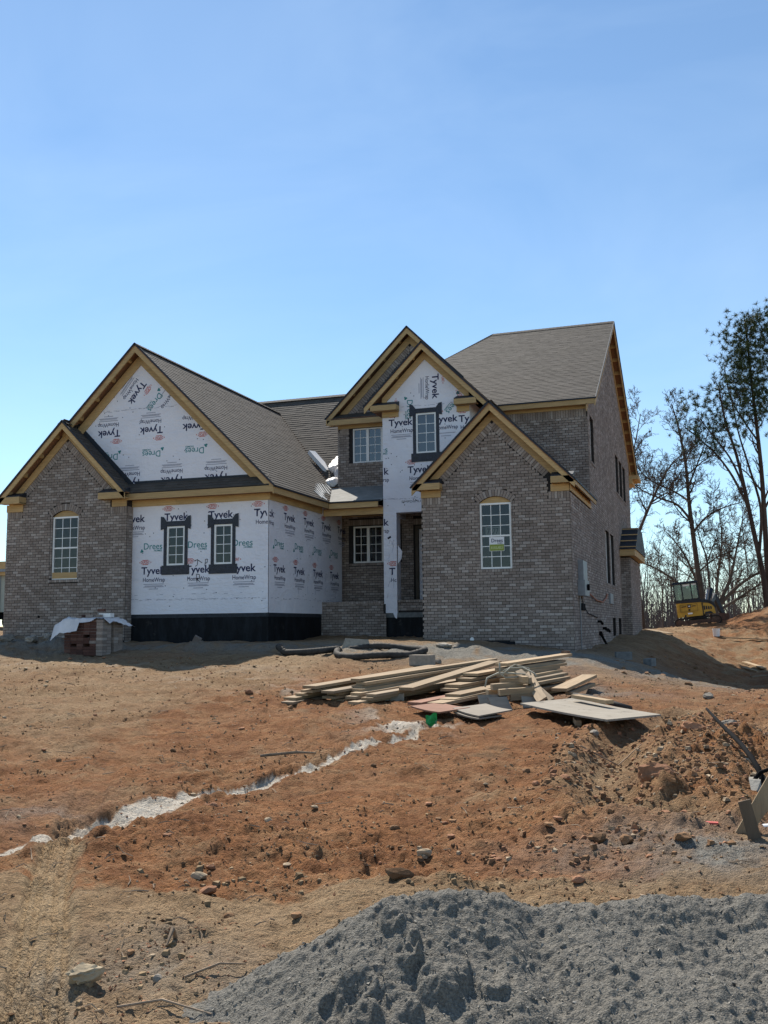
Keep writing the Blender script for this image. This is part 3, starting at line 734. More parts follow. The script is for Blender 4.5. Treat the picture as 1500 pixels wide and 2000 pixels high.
def roof_slope(poly, mt='osb', shingles=True, singles=0, thick=.03, name='roof', seed=0, gap=None):
    """poly: first two points are the eave; the slab hangs below it, shingles lie on it"""
    P = [Vector(q) for q in poly]; e = (P[1] - P[0]).normalized(); n = None
    for q in P[2:]:
        n = e.cross(q - P[0])
        if n.length > .05: break
    n.normalize(); n = -n if n.z < 0 else n; up = n.cross(e); up = -up if up.z < 0 else up
    mb = MB(); mb.prism([q - n * .004 for q in P], -n * thick); roof = mb.build(name, M[mt], house)
    if not shingles: return roof
    P2 = [((q - P[0]).dot(e), (q - P[0]).dot(up)) for q in P]; bmax = max(b for a, b in P2); b = min(b for a, b in P2) + .001
    L = []; r = random.Random(seed)
    while b < bmax - .05:
        for a0, a1 in clip_row(P2, b + .03):
            a = a0 - r.uniform(0, .15)
            while a < a1:
                w_ = r.choice(WID); c0, c1 = max(a, a0), min(a + w_, a1)
                if c1 - c0 > .03 and not (gap and gap(P[0] + e * ((c0 + c1) / 2) + up * b)): L.append((c0, c1, b + r.choice((0, 0, .006)), w_ if c1 - c0 > w_ - .001 else None))
                a += w_
        b += .143
    rot = Matrix((e, up, n)).transposed()
    if rot.determinant() < 0: rot = Matrix((-e, up, n)).transposed()
    flip = (rot.col[0] - e).length > .1
    pick = set()
    if singles:
        camp = Vector((0, 0, 1.6)); full = sorted((x for x in L if x[3]), key=lambda x: (P[0] + e * x[0] + up * x[2] - camp).length)[:singles]; pick = set(full)
        for x in full:
            o = bpy.data.objects.new('shingle', shingle_mesh(x[3])); COL.objects.link(o); o.parent = roof
            q = P[0] + e * (x[1] if flip else x[0]) + up * x[2]; o.matrix_basis = Matrix.Translation(q) @ rot.to_4x4()
    mb = MB(); q = lambda a, bb, h: P[0] + e * a + up * bb + n * h
    for x in L:
        if x in pick: continue
        a0, a1, bb, _ = x; t = r.uniform(.010, .016)
        mb.hexa([q(a0, bb, 0), q(a1, bb, 0), q(a1, bb + .17, -.004), q(a0, bb + .17, -.004), q(a0, bb, t), q(a1, bb, t), q(a1, bb + .17, .002), q(a0, bb + .17, .002)])
    mb.build('shingle_field', M['shingle'], roof, kind='stuff'); return roof

def ridge(a, b, wd=.16, parent=house):
    a, b = Vector(a), Vector(b); d = (b - a).normalized(); sd = d.cross(Vector((0, 0, 1))).normalized(); L = (b - a).length; mb = MB(); k = 0.0
    up = sd.cross(d)
    while k < L:
        p0, p1 = a + d * k, a + d * min(L, k + .17); h = .014
        for sg in (-1, 1):
            mb.prism([p0 + up * (h + .012), p1 + up * (h + .004), p1 + sd * sg * wd - up * (wd * .62), p0 + sd * sg * wd - up * (wd * .62 - .008)], up * .006)
        k += .143
    mb.build('ridge_cap', M['shingle'], parent)

def drip(pts, parent=house, h=.05):
    mb = MB()
    for a, b in zip(pts, pts[1:]):
        a, b = Vector(a), Vector(b); d = (b - a).normalized(); mb.bar(a + Vector((0, 0, .004)) - d * .01, b + Vector((0, 0, .004)) + d * .01, .035, h)
    mb.build('drip_edge', M['membrane'], parent)  # dark drip edge; its colour also paints the shade of the shingle edge

def gable_trim(w, c, top, hl, hr, fr_drop, k=1.0, over=.33, wl=None, wr=None, fh=.175, sides=(-1, 1), flap=True):
    """fascia at the overhang, frieze on the wall, lookouts between; hl/hr are the roof's half widths"""
    wl = hl - .28 if wl is None else wl; wr = hr - .28 if wr is None else wr
    for sg, h, wh in ((-1, hl, wl), (1, hr, wr)):
        if sg not in sides: continue
        m = MB(); w.poly(m, [(c, top - .05), (c + sg * h, top - k * h - .05), (c + sg * h, top - k * h - .05 - fh), (c, top - .05 - fh)], over - .038, over); m.build('fascia_board', M['pine'], house)
        m = MB(); t0 = top - .20; t1 = top - fr_drop
        w.poly(m, [(c, t0), (c + sg * wh, t0 - k * wh), (c + sg * wh, t1 - k * wh), (c, t1)], .012, .038); m.build('frieze_board', M['pine'], house)
        s = .30
        while s < wh - .1:
            m = MB(); a = c + sg * s; z = top - k * s - .045
            w.poly(m, [(a, z), (a + sg * .04, z - k * .04), (a + sg * .04, z - k * .04 - .10), (a, z - .10)], .04, over - .04); m.build('lookout', M['pine_deep'], house); s += .56

def cornice_return(w, edge, sg, ztop, zsplit, zbot, lu, ll, over=.33, out=.28, cap=.16):
    """boxed return at a gable's foot: upper board, its end block, the frieze piece under it and a little membrane roof"""
    e2 = edge + sg * out; a = e2 - sg * lu
    m = MB(); w.box(m, min(e2, a), max(e2, a), zsplit, ztop, over - .038, over); w.box(m, min(a, a + sg * .035), max(a, a + sg * .035), zsplit, ztop, .02, over - .04); w.box(m, min(e2, a), max(e2, a), zsplit + .02, zsplit + .04, .02, over - .04)
    r = m.build('cornice_return', M['pine'], house)
    m = MB(); b = edge - sg * ll; w.box(m, min(edge, b), max(edge, b), zbot, zsplit + .005, .012, .045); m.build('frieze_piece', M['pine'], r)
    m = MB(); c0, c1 = min(e2 - sg * .02, a), max(e2 - sg * .02, a)
    m.hexa([w.p(c0, ztop, over - .01), w.p(c1, ztop, over - .01), w.p(c1, ztop, .01), w.p(c0, ztop, .01), w.p(c0, ztop + .03, over - .01), w.p(c1, ztop + .03, over - .01), w.p(c1, ztop + cap, .012), w.p(c0, ztop + cap, .012)])
    m.build('membrane_cap', M['membrane'], r)

# right gable (R)
zr = lambda x: 7.78 - abs(x + 5.76)
roof_slope([(-3.48, 25.95, 5.50), (-3.48, 30.83, 5.50), (-5.76, 30.83, 7.78), (-5.76, 25.95, 7.78)], seed=1)
roof_slope([(-8.04, 25.95, 5.50), (-8.04, 28.78, 5.50), (-5.76, 28.78, 7.78), (-5.76, 25.95, 7.78)], seed=2)
drip([(-8.06, 25.94, 5.49), (-5.76, 25.94, 7.79), (-3.46, 25.94, 5.49)]); drip([(-3.46, 25.95, 5.49), (-3.46, 30.83, 5.49)])
gable_trim(wR, -5.76, 7.78, 2.28, 2.28, .45); ridge((-5.76, 25.95, 7.80), (-5.76, 30.8, 7.80))
cornice_return(wR, -7.85, -1, 5.60, 5.42, 5.23, .80, .58, out=.17); cornice_return(wR, XR, 1, 5.60, 5.42, 5.23, .62, .50, out=.17)
m = MB(); m.box(XR + .16, XR + .20, YR - .30, 30.80, 5.36, 5.47); m.build('fascia_board', M['pine_deep'], house)
m = MB(); wRS.box(m, YR - .03, 30.80, 5.23, 5.42, .014, .04); m.build('frieze_board', M['pine_deep'], house)
s = 26.6
while s < 30.6:
    m = MB(); m.box(XR + .045, XR + .16, s, s + .04, 5.42, 5.50); m.build('lookout', M['pine'], house); s += .5
# left gable (L)
roof_slope([(-16.27, 24.2, 5.62), (-16.27, 26.2, 5.62), (-18.52, 26.2, 7.88), (-18.52, 24.2, 7.88)], seed=3)
roof_slope([(-20.80, 24.2, 5.60), (-20.80, 26.2, 5.60), (-18.52, 26.2, 7.88), (-18.52, 24.2, 7.88)], seed=4)
drip([(-20.82, 24.19, 5.59), (-18.52, 24.19, 7.89), (-16.25, 24.19, 5.61)])
gable_trim(wL, -18.52, 7.88, 2.28, 2.25, .48, over=.35, wl=2.1, wr=2.05); ridge((-18.52, 24.2, 7.90), (-18.52, 24.9, 7.90))
cornice_return(wL, -20.70, -1, 5.66, 5.45, 5.23, .80, .60, out=.10, over=.35); cornice_return(wL, -16.40, 1, 5.62, 5.43, 5.23, .90, .50, out=.12, over=.35)
# wrapped wing (T)
KT = .985
gapv = lambda q: q.y > 27.9 + .0 * q.x and q.x > -12.35 and (q.x + 11.6) * .0 + q.y > 28.9 - (q.x + 11.62) * -.9 - .75
roof_slope([(-11.60, 24.48, 5.57), (-11.60, 28.57, 5.57), (-12.43, 30.85, 6.39), (-16.21, 34.57, 10.11), (-16.21, 24.48, 10.11)], seed=5, singles=300, gap=lambda q: False)
roof_slope([(-20.80, 24.48, 5.60), (-20.80, 30.0, 5.60), (-20.8, 30.05, 5.60), (-16.21, 34.57, 10.11), (-16.21, 24.48, 10.11)], seed=6)
drip([(-18.6, 24.47, 7.77), (-16.21, 24.47, 10.13), (-11.58, 24.47, 5.57)]); drip([(-11.58, 24.48, 5.56), (-11.58, 28.57, 5.56)])
gable_trim(wT, -16.21, 10.11, 2.5, 4.60, .55, KT, .36, 2.4, 4.35, fh=.19); ridge((-16.21, 24.48, 10.13), (-16.21, 34.57, 10.13))
m = MB(); wT.box(m, -16.40, -11.62, 5.40, 5.58, .335, .373); m.build('fascia_board', M['pine'], house)
m = MB(); wT.box(m, -16.42, -14.9, 5.23, 5.44, .01, .04); wT.box(m, -14.895, -11.90, 5.23, 5.44, .01, .036); m.build('frieze_board', M['pine'], house)
m = MB(); wT.box(m, -16.40, -11.62, 5.42, 5.44, .04, .335); m.build('soffit_board', M['osb'], house)
roof_slope([(-16.9, 24.47, 5.60), (-11.75, 24.47, 5.60), (-11.95, YT, 5.93), (-16.9, YT, 5.93)], seed=7, mt='membrane')
m = MB(); m.prism([wT.p(-16.30, 5.93, .01), wT.p(-11.98, 5.93, .01), wT.p(-12.08, 5.99, .01), wT.p(-16.34, 6.0, .01)], (0, -.012, 0)); m.build('flashing_strip', M['membrane'], house)
m = MB(); m.prism([wT.p(-16.27, 5.64, .006), wT.p(-16.20, 5.76, .006), wT.p(-18.47, 8.02, .006), wT.p(-18.55, 7.9, .006)], (0, -.012, 0)); m.build('flashing_strip', M['membrane'], house)
m = MB(); m.box(-11.645, -11.607, 24.50, 28.55, 5.37, 5.54); m.build('fascia_board', M['pine_deep'], house)
m = MB(); wTS.box(m, YT - .03, 28.7, 5.23, 5.45, .01, .036); m.build('frieze_board', M['pine_deep'], house)
s = 25.1
while s < 28.4:
    m = MB(); m.box(XT + .04, -11.645, s, s + .04, 5.44, 5.53); m.build('lookout', M['pine'], house); s += .41
# left main roof behind and the felted porch roof
roof_slope([(-12.43, 30.85, 6.40), (-12.05, 30.85, 6.40), (-12.05, 35.2, 10.74), (-21.0, 35.2, 10.74), (-21.0, 34.57, 10.11), (-16.21, 34.57, 10.11)], seed=8)
roof_slope([(-21.0, 41, 5.2), (-12.0, 41, 5.2), (-12.0, 35.2, 10.74), (-21.0, 35.2, 10.74)], shingles=False); ridge((-21, 35.2, 10.76), (-12.1, 35.2, 10.76))
pr = roof_slope([(-11.58, 28.55, 5.56), (-9.86, 28.55, 5.56), (-9.86, 30.84, 6.38), (-12.44, 30.84, 6.38)], mt='felt', shingles=False)
drip([(-11.6, 28.54, 5.55), (-9.86, 28.54, 5.55)])
m = MB(); m.box(-11.60, -9.95, 28.56, 28.60, 5.36, 5.53); m.build('fascia_board', M['pine'], house)
m = MB(); m.box(-11.90, -9.87, 28.84, 28.92, 5.16, 5.36); m.build('porch_beam', M['pine'], house)
m = MB(); m.box(-11.60, -9.87, 28.60, 28.84, 5.38, 5.40); m.build('soffit_board', M['osb'], house)
m = MB(); wM.box(m, -12.05, -9.86, 5.34, 5.5, .012, .04); m.build('frieze_board', M['pine'], house)
# loose strips at the unfinished valley, sun glare on flashing painted near-white
r = random.Random(4)
def onT(x, y, h=.03): return Vector((x, y, 10.11 - KT * (x + 16.21) + h))
for i, ((x0, y0), (x1, y1), wd) in enumerate((((-12.36, 29.36), (-11.99, 29.02), .11), ((-12.47, 29.97), (-12.02, 29.57), .10), ((-12.14, 28.69), (-11.70, 28.40), .12), ((-11.94, 28.12), (-11.70, 28.22), .09), ((-12.49, 30.42), (-12.30, 30.45), .12), ((-11.80, 28.42), (-11.66, 28.52), .10),
        ((-12.28, 29.05), (-11.86, 28.72), .09), ((-12.42, 29.66), (-12.05, 29.32), .08), ((-12.05, 28.42), (-11.74, 28.30), .07), ((-12.42, 30.15), (-12.15, 30.0), .09))):
    m = MB(); a = onT(x0, y0); b = onT(x1, y1, .018); dd = (b - a).normalized(); sd = Vector((.35, .94, -.34)).normalized(); sd = (sd - dd * sd.dot(dd)).normalized()
    m.prism([a, a + dd * .08 + sd * wd * .8, b + sd * wd, b - sd * wd * .3], (0, 0, .012)); m.build('valley_strip', M['glare_strip'], house)
# main block roof
FE = 8.72
roof_slope([(-12.46, 30.5, FE), (-3.36, 30.5, FE), (-3.36, 37.86, 13.37), (-8.16, 37.86, 13.37)], seed=9)
roof_slope([(-3.36, 47.4, 8.67), (-12.46, 47.4, 8.67), (-8.16, 37.86, 13.37), (-3.36, 37.86, 13.37)], shingles=False, seed=10)
roof_slope([(-12.46, 47.4, 8.67), (-12.46, 30.5, FE), (-8.16, 37.86, 13.37)], shingles=False, seed=11)
ridge((-8.16, 37.86, 13.39), (-3.36, 37.86, 13.39)); ridge((-12.3, 30.7, FE + .05), (-8.16, 37.86, 13.39))
drip([(-6.45, 30.49, FE - .01), (-3.35, 30.49, FE - .01)]); drip([(-3.345, 30.5, FE), (-3.345, 37.86, 13.37), (-3.345, 47.4, 8.67)])
m = MB(); wM.box(m, -7.0, XR + .28, 8.53, 8.69, .312, .35); m.build('fascia_board', M['pine'], house)
m = MB(); wM.box(m, -7.0, XR + .035, 8.46, 8.66, .014, .04); m.build('frieze_board', M['pine'], house)
s = -6.8
while s < -3.6:
    m = MB(); wM.box(m, s, s + .04, 8.60, 8.68, .04, .312); m.build('lookout', M['pine_deep'], house); s += .6
for y0, z0, y1, z1 in ((30.5, FE, 37.86, 13.37), (47.4, 8.67, 37.86, 13.37)):       # rake boards and lookouts of the right-hand gable end
    m = MB(); m.prism([(-3.395, y0, z0 - .05), (-3.395, y1, z1 - .05), (-3.395, y1, z1 - .25), (-3.395, y0, z0 - .25)], (.035, 0, 0)); m.build('fascia_board', M['pine_deep'], house)
    m = MB(); m.prism([(XR + .014, y0, z0 - .16), (XR + .014, y1, z1 - .16), (XR + .014, y1, z1 - .42), (XR + .014, y0, z0 - .42)], (.026, 0, 0)); m.build('frieze_board', M['pine_deep'], house)
    n = 13
    for k in range(n):
        t = (k + .5) / n; y = y0 + (y1 - y0) * t; z = z0 + (z1 - z0) * t
        m = MB(); m.box(XR + .04, -3.40, y, y + .045, z - .19, z - .045); m.build('lookout', M['pine'], house)
m = MB(); m.box(-3.70, -3.22, 45.9, 47.5, 8.30, 8.48); m.box(-3.9, -3.5, 45.9, 47.4, 8.1, 8.3); m.build('cornice_return', M['pine_deep'], house)
# brick gable (G)
roof_slope([(-12.50, 30.5, 8.73), (-12.50, 31.2, 8.73), (-9.54, 35.2, 11.69), (-9.54, 30.5, 11.69)], seed=12)
roof_slope([(-6.58, 30.5, 8.73), (-6.58, 30.7, 8.73), (-9.54, 35.2, 11.69), (-9.54, 30.5, 11.69)], seed=13)
drip([(-12.52, 30.49, 8.72), (-9.54, 30.49, 11.70), (-7.6, 30.49, 9.76)])
gable_trim(wM, -9.54, 11.69, 2.95, 2.0, .49, 1.0, .35, 2.55, 1.8)
m = MB(); wM.box(m, -12.45, -9.84, 8.50, 8.68, .312, .35); m.build('fascia_board', M['pine'], house)
m = MB(); wM.box(m, -12.17, -9.84, 8.41, 8.60, .014, .04); m.build('frieze_board', M['pine'], house)
m = MB(); wM.box(m, -12.45, -9.84, 8.52, 8.54, .04, .312); m.build('soffit_board', M['pine'], house)
m = MB(); m.hexa([wM.p(-12.40, 8.68, .34), wM.p(-9.85, 8.68, .34), wM.p(-9.85, 8.68, .01), wM.p(-12.40, 8.68, .01), wM.p(-12.40, 8.71, .34), wM.p(-9.85, 8.71, .34), wM.p(-9.85, 8.90, .012), wM.p(-12.2, 8.90, .012)]); m.build('membrane_cap', M['membrane'], house)
# wrapped bay (W)
roof_slope([(-6.33, 28.45, 8.37), (-6.33, 30.7, 8.37), (-8.43, 33.4, 10.47), (-8.43, 28.45, 10.47)], seed=14)
roof_slope([(-10.35, 28.45, 8.55), (-10.35, 30.84, 8.55), (-8.43, 33.4, 10.47), (-8.43, 28.45, 10.47)], seed=15)
drip([(-10.37, 28.44, 8.54), (-8.43, 28.44, 10.48), (-6.31, 28.44, 8.36)])
gable_trim(wW, -8.43, 10.47, 1.92, 2.10, .47, 1.0, .35, 1.42, 1.42)
cornice_return(wW, -9.85, -1, 8.56, 8.39, 8.22, .86, .55, out=.29, over=.35)
cornice_return(wW, -7.0, 1, 8.56, 8.39, 8.22, .7, .4, out=.29, over=.35)
# plain shell behind: left, rear and inner walls (seen only from far round the side)
m = MB(); m.box(-20.69, -20.60, YL + .1, 41, .6, 5.6); m.box(-20.69, -12.0, 40.9, 41, .6, 5.3); m.box(-12.2, -12.1, YM + .02, 45.9, 5.4, 8.6); m.box(-12.1, XR - .02, 45.85, 45.95, .4, 8.7)
m.build('rear_wall', M['brick'], house)
m = MB(); m.box(-7.84, -7.75, YR + .02, YM, .6, 5.5); m.build('brick_wall', M['brick'], house)

# ---- small side porch: brick pier and its little roof
wp3 = front(40.3); xs0, xs1 = XR + .01, -3.28
m = MB(); m.box(xs0, xs1 - .015, 40.315, 45.4, .5, 4.35); pier = m.build('brick_pier', M['mortar'], house)
mb = MB(); put_bricks(mb, wp3, courses(wp3, xs0, xs1, .6, 4.33, lambda a, z: a < 99, 61), 61); ws3 = sideR(xs1 - .012)
put_bricks(mb, ws3, courses(ws3, 40.3, 45.4, .6, 4.33, lambda a, z: a < 99, 62), 62); mb.build('brickwork', M['brick'], pier, kind='stuff')
m = MB(); m.box(XR + .02, -3.06, 39.95, 45.6, 4.36, 4.62); pr_ = m.build('porch_roof', M['pine'], house)
m = MB(); m.hexa([(XR + .02, 39.9, 4.62), (-3.02, 39.9, 4.62), (-3.02, 45.6, 4.62), (XR + .02, 45.6, 4.62), (XR + .02, 41.6, 5.62), (-3.02, 41.6, 5.62), (-3.02, 43.8, 5.62), (XR + .02, 43.8, 5.62)]); m.build('underlayment', M['membrane'], pr_)
for z, y in ((4.70, 39.99), (4.98, 40.47), (5.26, 40.95), (5.54, 41.4)):
    m = MB(); m.box(XR + .02, -3.00, y - .05, y - .01, z, z + .04); m.build('batten', M['pine'], pr_)

# ---- services on the side wall
m = MB(); wRS.box(m, 27.35, 28.20, 2.85, 3.40, .02, .17); wRS.box(m, 27.2, 28.15, 2.42, 2.85, .02, .22); box = m.build('electric_meter', M['metal'], house)
m = MB(); wRS.box(m, 28.16, 28.30, 2.42, 3.40, .02, .12); m.build('meter_panel', M['vinyl'], box); m = MB(); m.disc(wRS.p(27.7, 2.66, .22), .09, (1, 0, 0), .06); m.build('meter_dial', M['black'], box)
m = MB(); m.tube([wRS.p(27.4, 2.42, .05), wRS.p(27.4, .8, .05)], .016, 6); m.build('conduit', M['metal'], house)
m = MB(); m.tube([wRS.p(28.3, 2.62, .05), wRS.p(29.6, 2.52, .06), wRS.p(31.0, 2.38, .07), wRS.p(32.8, 2.36, .07), wRS.p(34.0, 2.52, .06), wRS.p(34.6, 2.68, .03)], .022, 6); m.build('cable', M['orange'], house)
m = MB(); m.tube([wRS.p(27.8, 2.4, .04), wRS.p(28.0, 2.2, .05), wRS.p(29.0, 1.95, .05), wRS.p(30.6, 1.88, .05), wRS.p(31.5, 1.84, .03)], .012, 5); wRS.box(m, 27.7, 28.4, 2.02, 2.22, .02, .06); m.build('loose_wire', M['black'], house)
m = MB(); wRS.box(m, 35.3, 36.3, 2.36, 2.72, .014, .07); m.build('vent_cover', M['metal'], house)
for y, z in ((31.6, 1.72), (33.0, 1.50), (33.7, 1.46)):
    m = MB(); m.tube([wRS.p(y, z, 0), wRS.p(y, z, .12), wRS.p(y + .1, z - .08, .16)], .045, 6); m.build('pipe_stub', M['black'], house)
m = MB(); m.tube([wRS.p(31.9, 1.36, .06), wRS.p(32.1, 1.25, .09), wRS.p(32.9, .62, .3)], [.07, .045, .04], 6); m.build('drain_pipe', M['black'], house)
m = MB(); m.disc(wR.p(-6.44, 1.25, .012), .055, (0, -1, 0), .05, 16); m.build('drain_outlet', M['vinyl'], house)
m = MB(); wL.box(m, -19.45, -19.36, 1.98, 2.05, .0, .015); m.build('vent_cover', M['black'], house)
m = MB(); wL.box(m, -19.0, -18.12, 3.155, 3.33, -.055, -.03); m.build('sill_board', M['pine'], house)

# signs hung in the right-hand gable's window
def sheet(name, label, w, a0, a1, z0, z1, d, mt):
    t = MB(); w.box(t, a0, a1, z0, z1, d, d + .004); return tag(t.build(name, M[mt]), label, 'sign')
s1 = sheet('paper_sign', 'grey paper sheet with the house number 7277 taped inside window', wR, -6.03, -5.60, 4.08, 4.34, -.088, 'paper')
m = MB(); wR.word(m, '7277', -5.82, 4.22, .32, .15, 0, .015, -.083); m.build('lettering', M['marker'], s1)
s2 = sheet('builder_sign', 'white and green Drees Homes available sign hanging in window', wR, -5.92, -5.50, 3.66, 4.05, -.056, 'sign_white')
m = MB(); wR.box(m, -5.91, -5.51, 3.67, 3.845, -.052, -.049); m.build('sign_panel', M['sign_green'], s2)
m = MB(); wR.word(m, 'Drees', -5.70, 3.955, .32, .10, 0, .012, -.049); wR.word(m, 'HOMES', -5.62, 3.875, .15, .028, 0, .02, -.049); m.build('lettering', M['navy'], s2)
m = MB(); wR.word(m, 'AVAILABLE', -5.71, 3.755, .34, .08, 0, .015, -.047); m.build('lettering', M['sign_pale'], s2)
# ---------------------------------------------------------------- ground: clay yard, rill, ruts, dug-over strip
RILL = [(-5.6, 4.9), (-5.2, 5.3), (-4.84, 5.74), (-4.82, 6.11), (-4.69, 6.45), (-4.52, 6.62), (-4.41, 6.99), (-4.33, 7.28), (-4.36, 7.67), (-4.08, 8.05), (-3.89, 8.51), (-3.82, 8.82), (-3.77, 9.37), (-3.67, 10.15), (-3.46, 10.99), (-3.55, 11.6)]
RILLW = [.12, .13, .13, .14, .15, .15, .15, .10, .05, .045, .045, .045, .055, .065, .05, .03]
TRACK = [(-2.2, 2.9), (-2.74, 3.5), (-3.27, 4.24), (-3.96, 5.18), (-4.5, 6.02), (-5.15, 7.2), (-5.94, 8.68), (-6.64, 10.17)]
TRENCH = [(-.55, 13.3), (-.85, 12.0), (-1.08, 11.0), (-1.0, 9.9), (-.98, 9.0), (-1.0, 8.3), (-.75, 7.7), (-.35, 7.5)]
CLODS = [(-.95, 6.62, .22, .13, 0.041), (-.55, 6.72, .22, .12, 0.047), (-.25, 6.62, .25, .10, 0.033), (-.75, 6.40, .5, .10, 0.022), (-2.0, 6.35, .22, .10, 0.033), (-1.6, 6.4, .3, .09, 0.028), (-2.45, 5.7, .30, .06, 0.019),
         (-1.55, 5.65, .28, .08, 0.033), (-3.0, 5.45, .3, .06, 0.017), (-.45, 7.35, .30, .14, 0.033), (-.5, 8.1, .28, .22, 0.061), (-.05, 8.8, .4, .5, 0.055), (-.4, 9.6, .25, .35, 0.072), (-.1, 10.5, .35, .5, 0.077), (-.25, 11.6, .3, .5, 0.055), (.3, 9.9, .4, .7, 0.066),
         (-1.35, 10.2, .18, .8, 0.033), (-1.3, 8.8, .16, .5, 0.028), (-6.6, 13.8, .35, .25, 0.033), (-8.3, 15.0, .4, .3, 0.039), (-7.2, 21.0, .5, .35, 0.050), (-2.75, 4.45, .10, .22, 0.025), (-2.55, 4.15, .10, .2, 0.022), (-2.7, 3.75, .12, .18, 0.019), (-2.2, 3.5, .25, .06, 0.028)]

def soil_masks(x, y):
    n = fbm(x, y, 1.6, 4, 5, .6); n2 = fbm(x, y, .38, 4, 15, .65)
    border = np.interp(x, [-6, -4.4, -3.4, -2.8, -2, -1, -.3, .5], [5.4, 5.35, 5.2, 5.65, 5.9, 5.95, 6.4, 6.6])
    clay = smooth(-.35, .45, y - border + .9 * n + .6 * n2) * smooth(24.0, 14.5, y + 2.6 * n)
    upl = smooth(-4.9, -7.2, x + .22 * (y - 10) + 1.4 * n) * smooth(8.2, 10.8, y + 1.5 * n)
    clay = clay * (1 - .70 * upl)
    clay = np.clip(clay * (.72 + .75 * (n2 + .5 * n) + .22) , 0, 1)
    d, par = pts_dist(x, y, TRENCH); dig = np.exp(-(np.maximum(0, x + 1.0) ** 2) * 0 - (d / .38) ** 2)
    clay = clay * (1 - .75 * dig)
    right = smooth(-1.1, -.5, x) * smooth(6.9, 7.4, y) * smooth(14, 12, y); clay = clay * (1 - right * .45 * smooth(-.1, .25, n2))
    far = smooth(22, 26, y) * smooth(-4, 0, x); clay = np.maximum(clay, far * smooth(-.15, .25, n) * .85); clay = np.maximum(clay, .7 * smooth(-2.2, -.5, x) * smooth(13, 15, y) * smooth(-.3, .15, n2))
    clay = np.maximum(clay, .8 * gauss(x, y, -3.1, 18, 2.2, 2.2) * smooth(-.35, .2, n2)); clay = np.maximum(clay, .55 * gauss(x, y, -13.2, 20.4, 1.2, .5))
    dt, pt = pts_dist(x, y, TRACK); trk = smooth(.19, .10, dt + .07 * n2) * smooth(7.2, 5.8, y)
    clay = clay * (1 - .62 * trk)
    grey = .75 * gauss(x, y, -.05, 6.55, .7, .35) + .30 * gauss(x, y, -5.25, 6.8, .45, .4) + .5 * gauss(x, y, -3.3, 22.5, 3.2, 1.5) + .7 * gauss(x, y, -18, 22.3, 3.5, 1.1) + .7 * gauss(x, y, -7, 22.6, 4, .9) + .45 * gauss(x, y, -2.6, 4.0, .5, .35) + .5 * gauss(x, y, -1.6, 15.6, .6, .5) + .2 * gauss(x, y, -2.1, 24.5, 2.2, 5)
    grey = np.clip(grey * (1.1 + 1.6 * n2), 0, 1)
    dr, pr = pts_dist(x, y, RILL); wv = np.interp(pr, np.linspace(0, 1, len(RILLW)), RILLW)
    nz = fbm(x, y, .42, 2, 25)
    white = smooth(1.12, .85, dr / wv + 1.3 * nz + .8 * fbm(x, y, .12, 2, 27))
    fan = gauss(x, y, -3.75, 11.75, .35, .45) + .8 * gauss(x, y, -3.9, 12.6, .5, .35) + .45 * gauss(x, y, -6.9, 14.6, .5, .25) + .3 * gauss(x, y, -8.5, 16.4, 1.2, .5) + .3 * gauss(x, y, -13, 18.5, 3, .6)
    white = np.maximum(white, np.clip(fan * smooth(.02, .22, nz + .3 * n2), 0, .9))
    white = white * (1 - .3 * trk * smooth(-.1, .15, np.sin(pt * 230)))
    return clay, grey, np.clip(white, 0, 1), trk

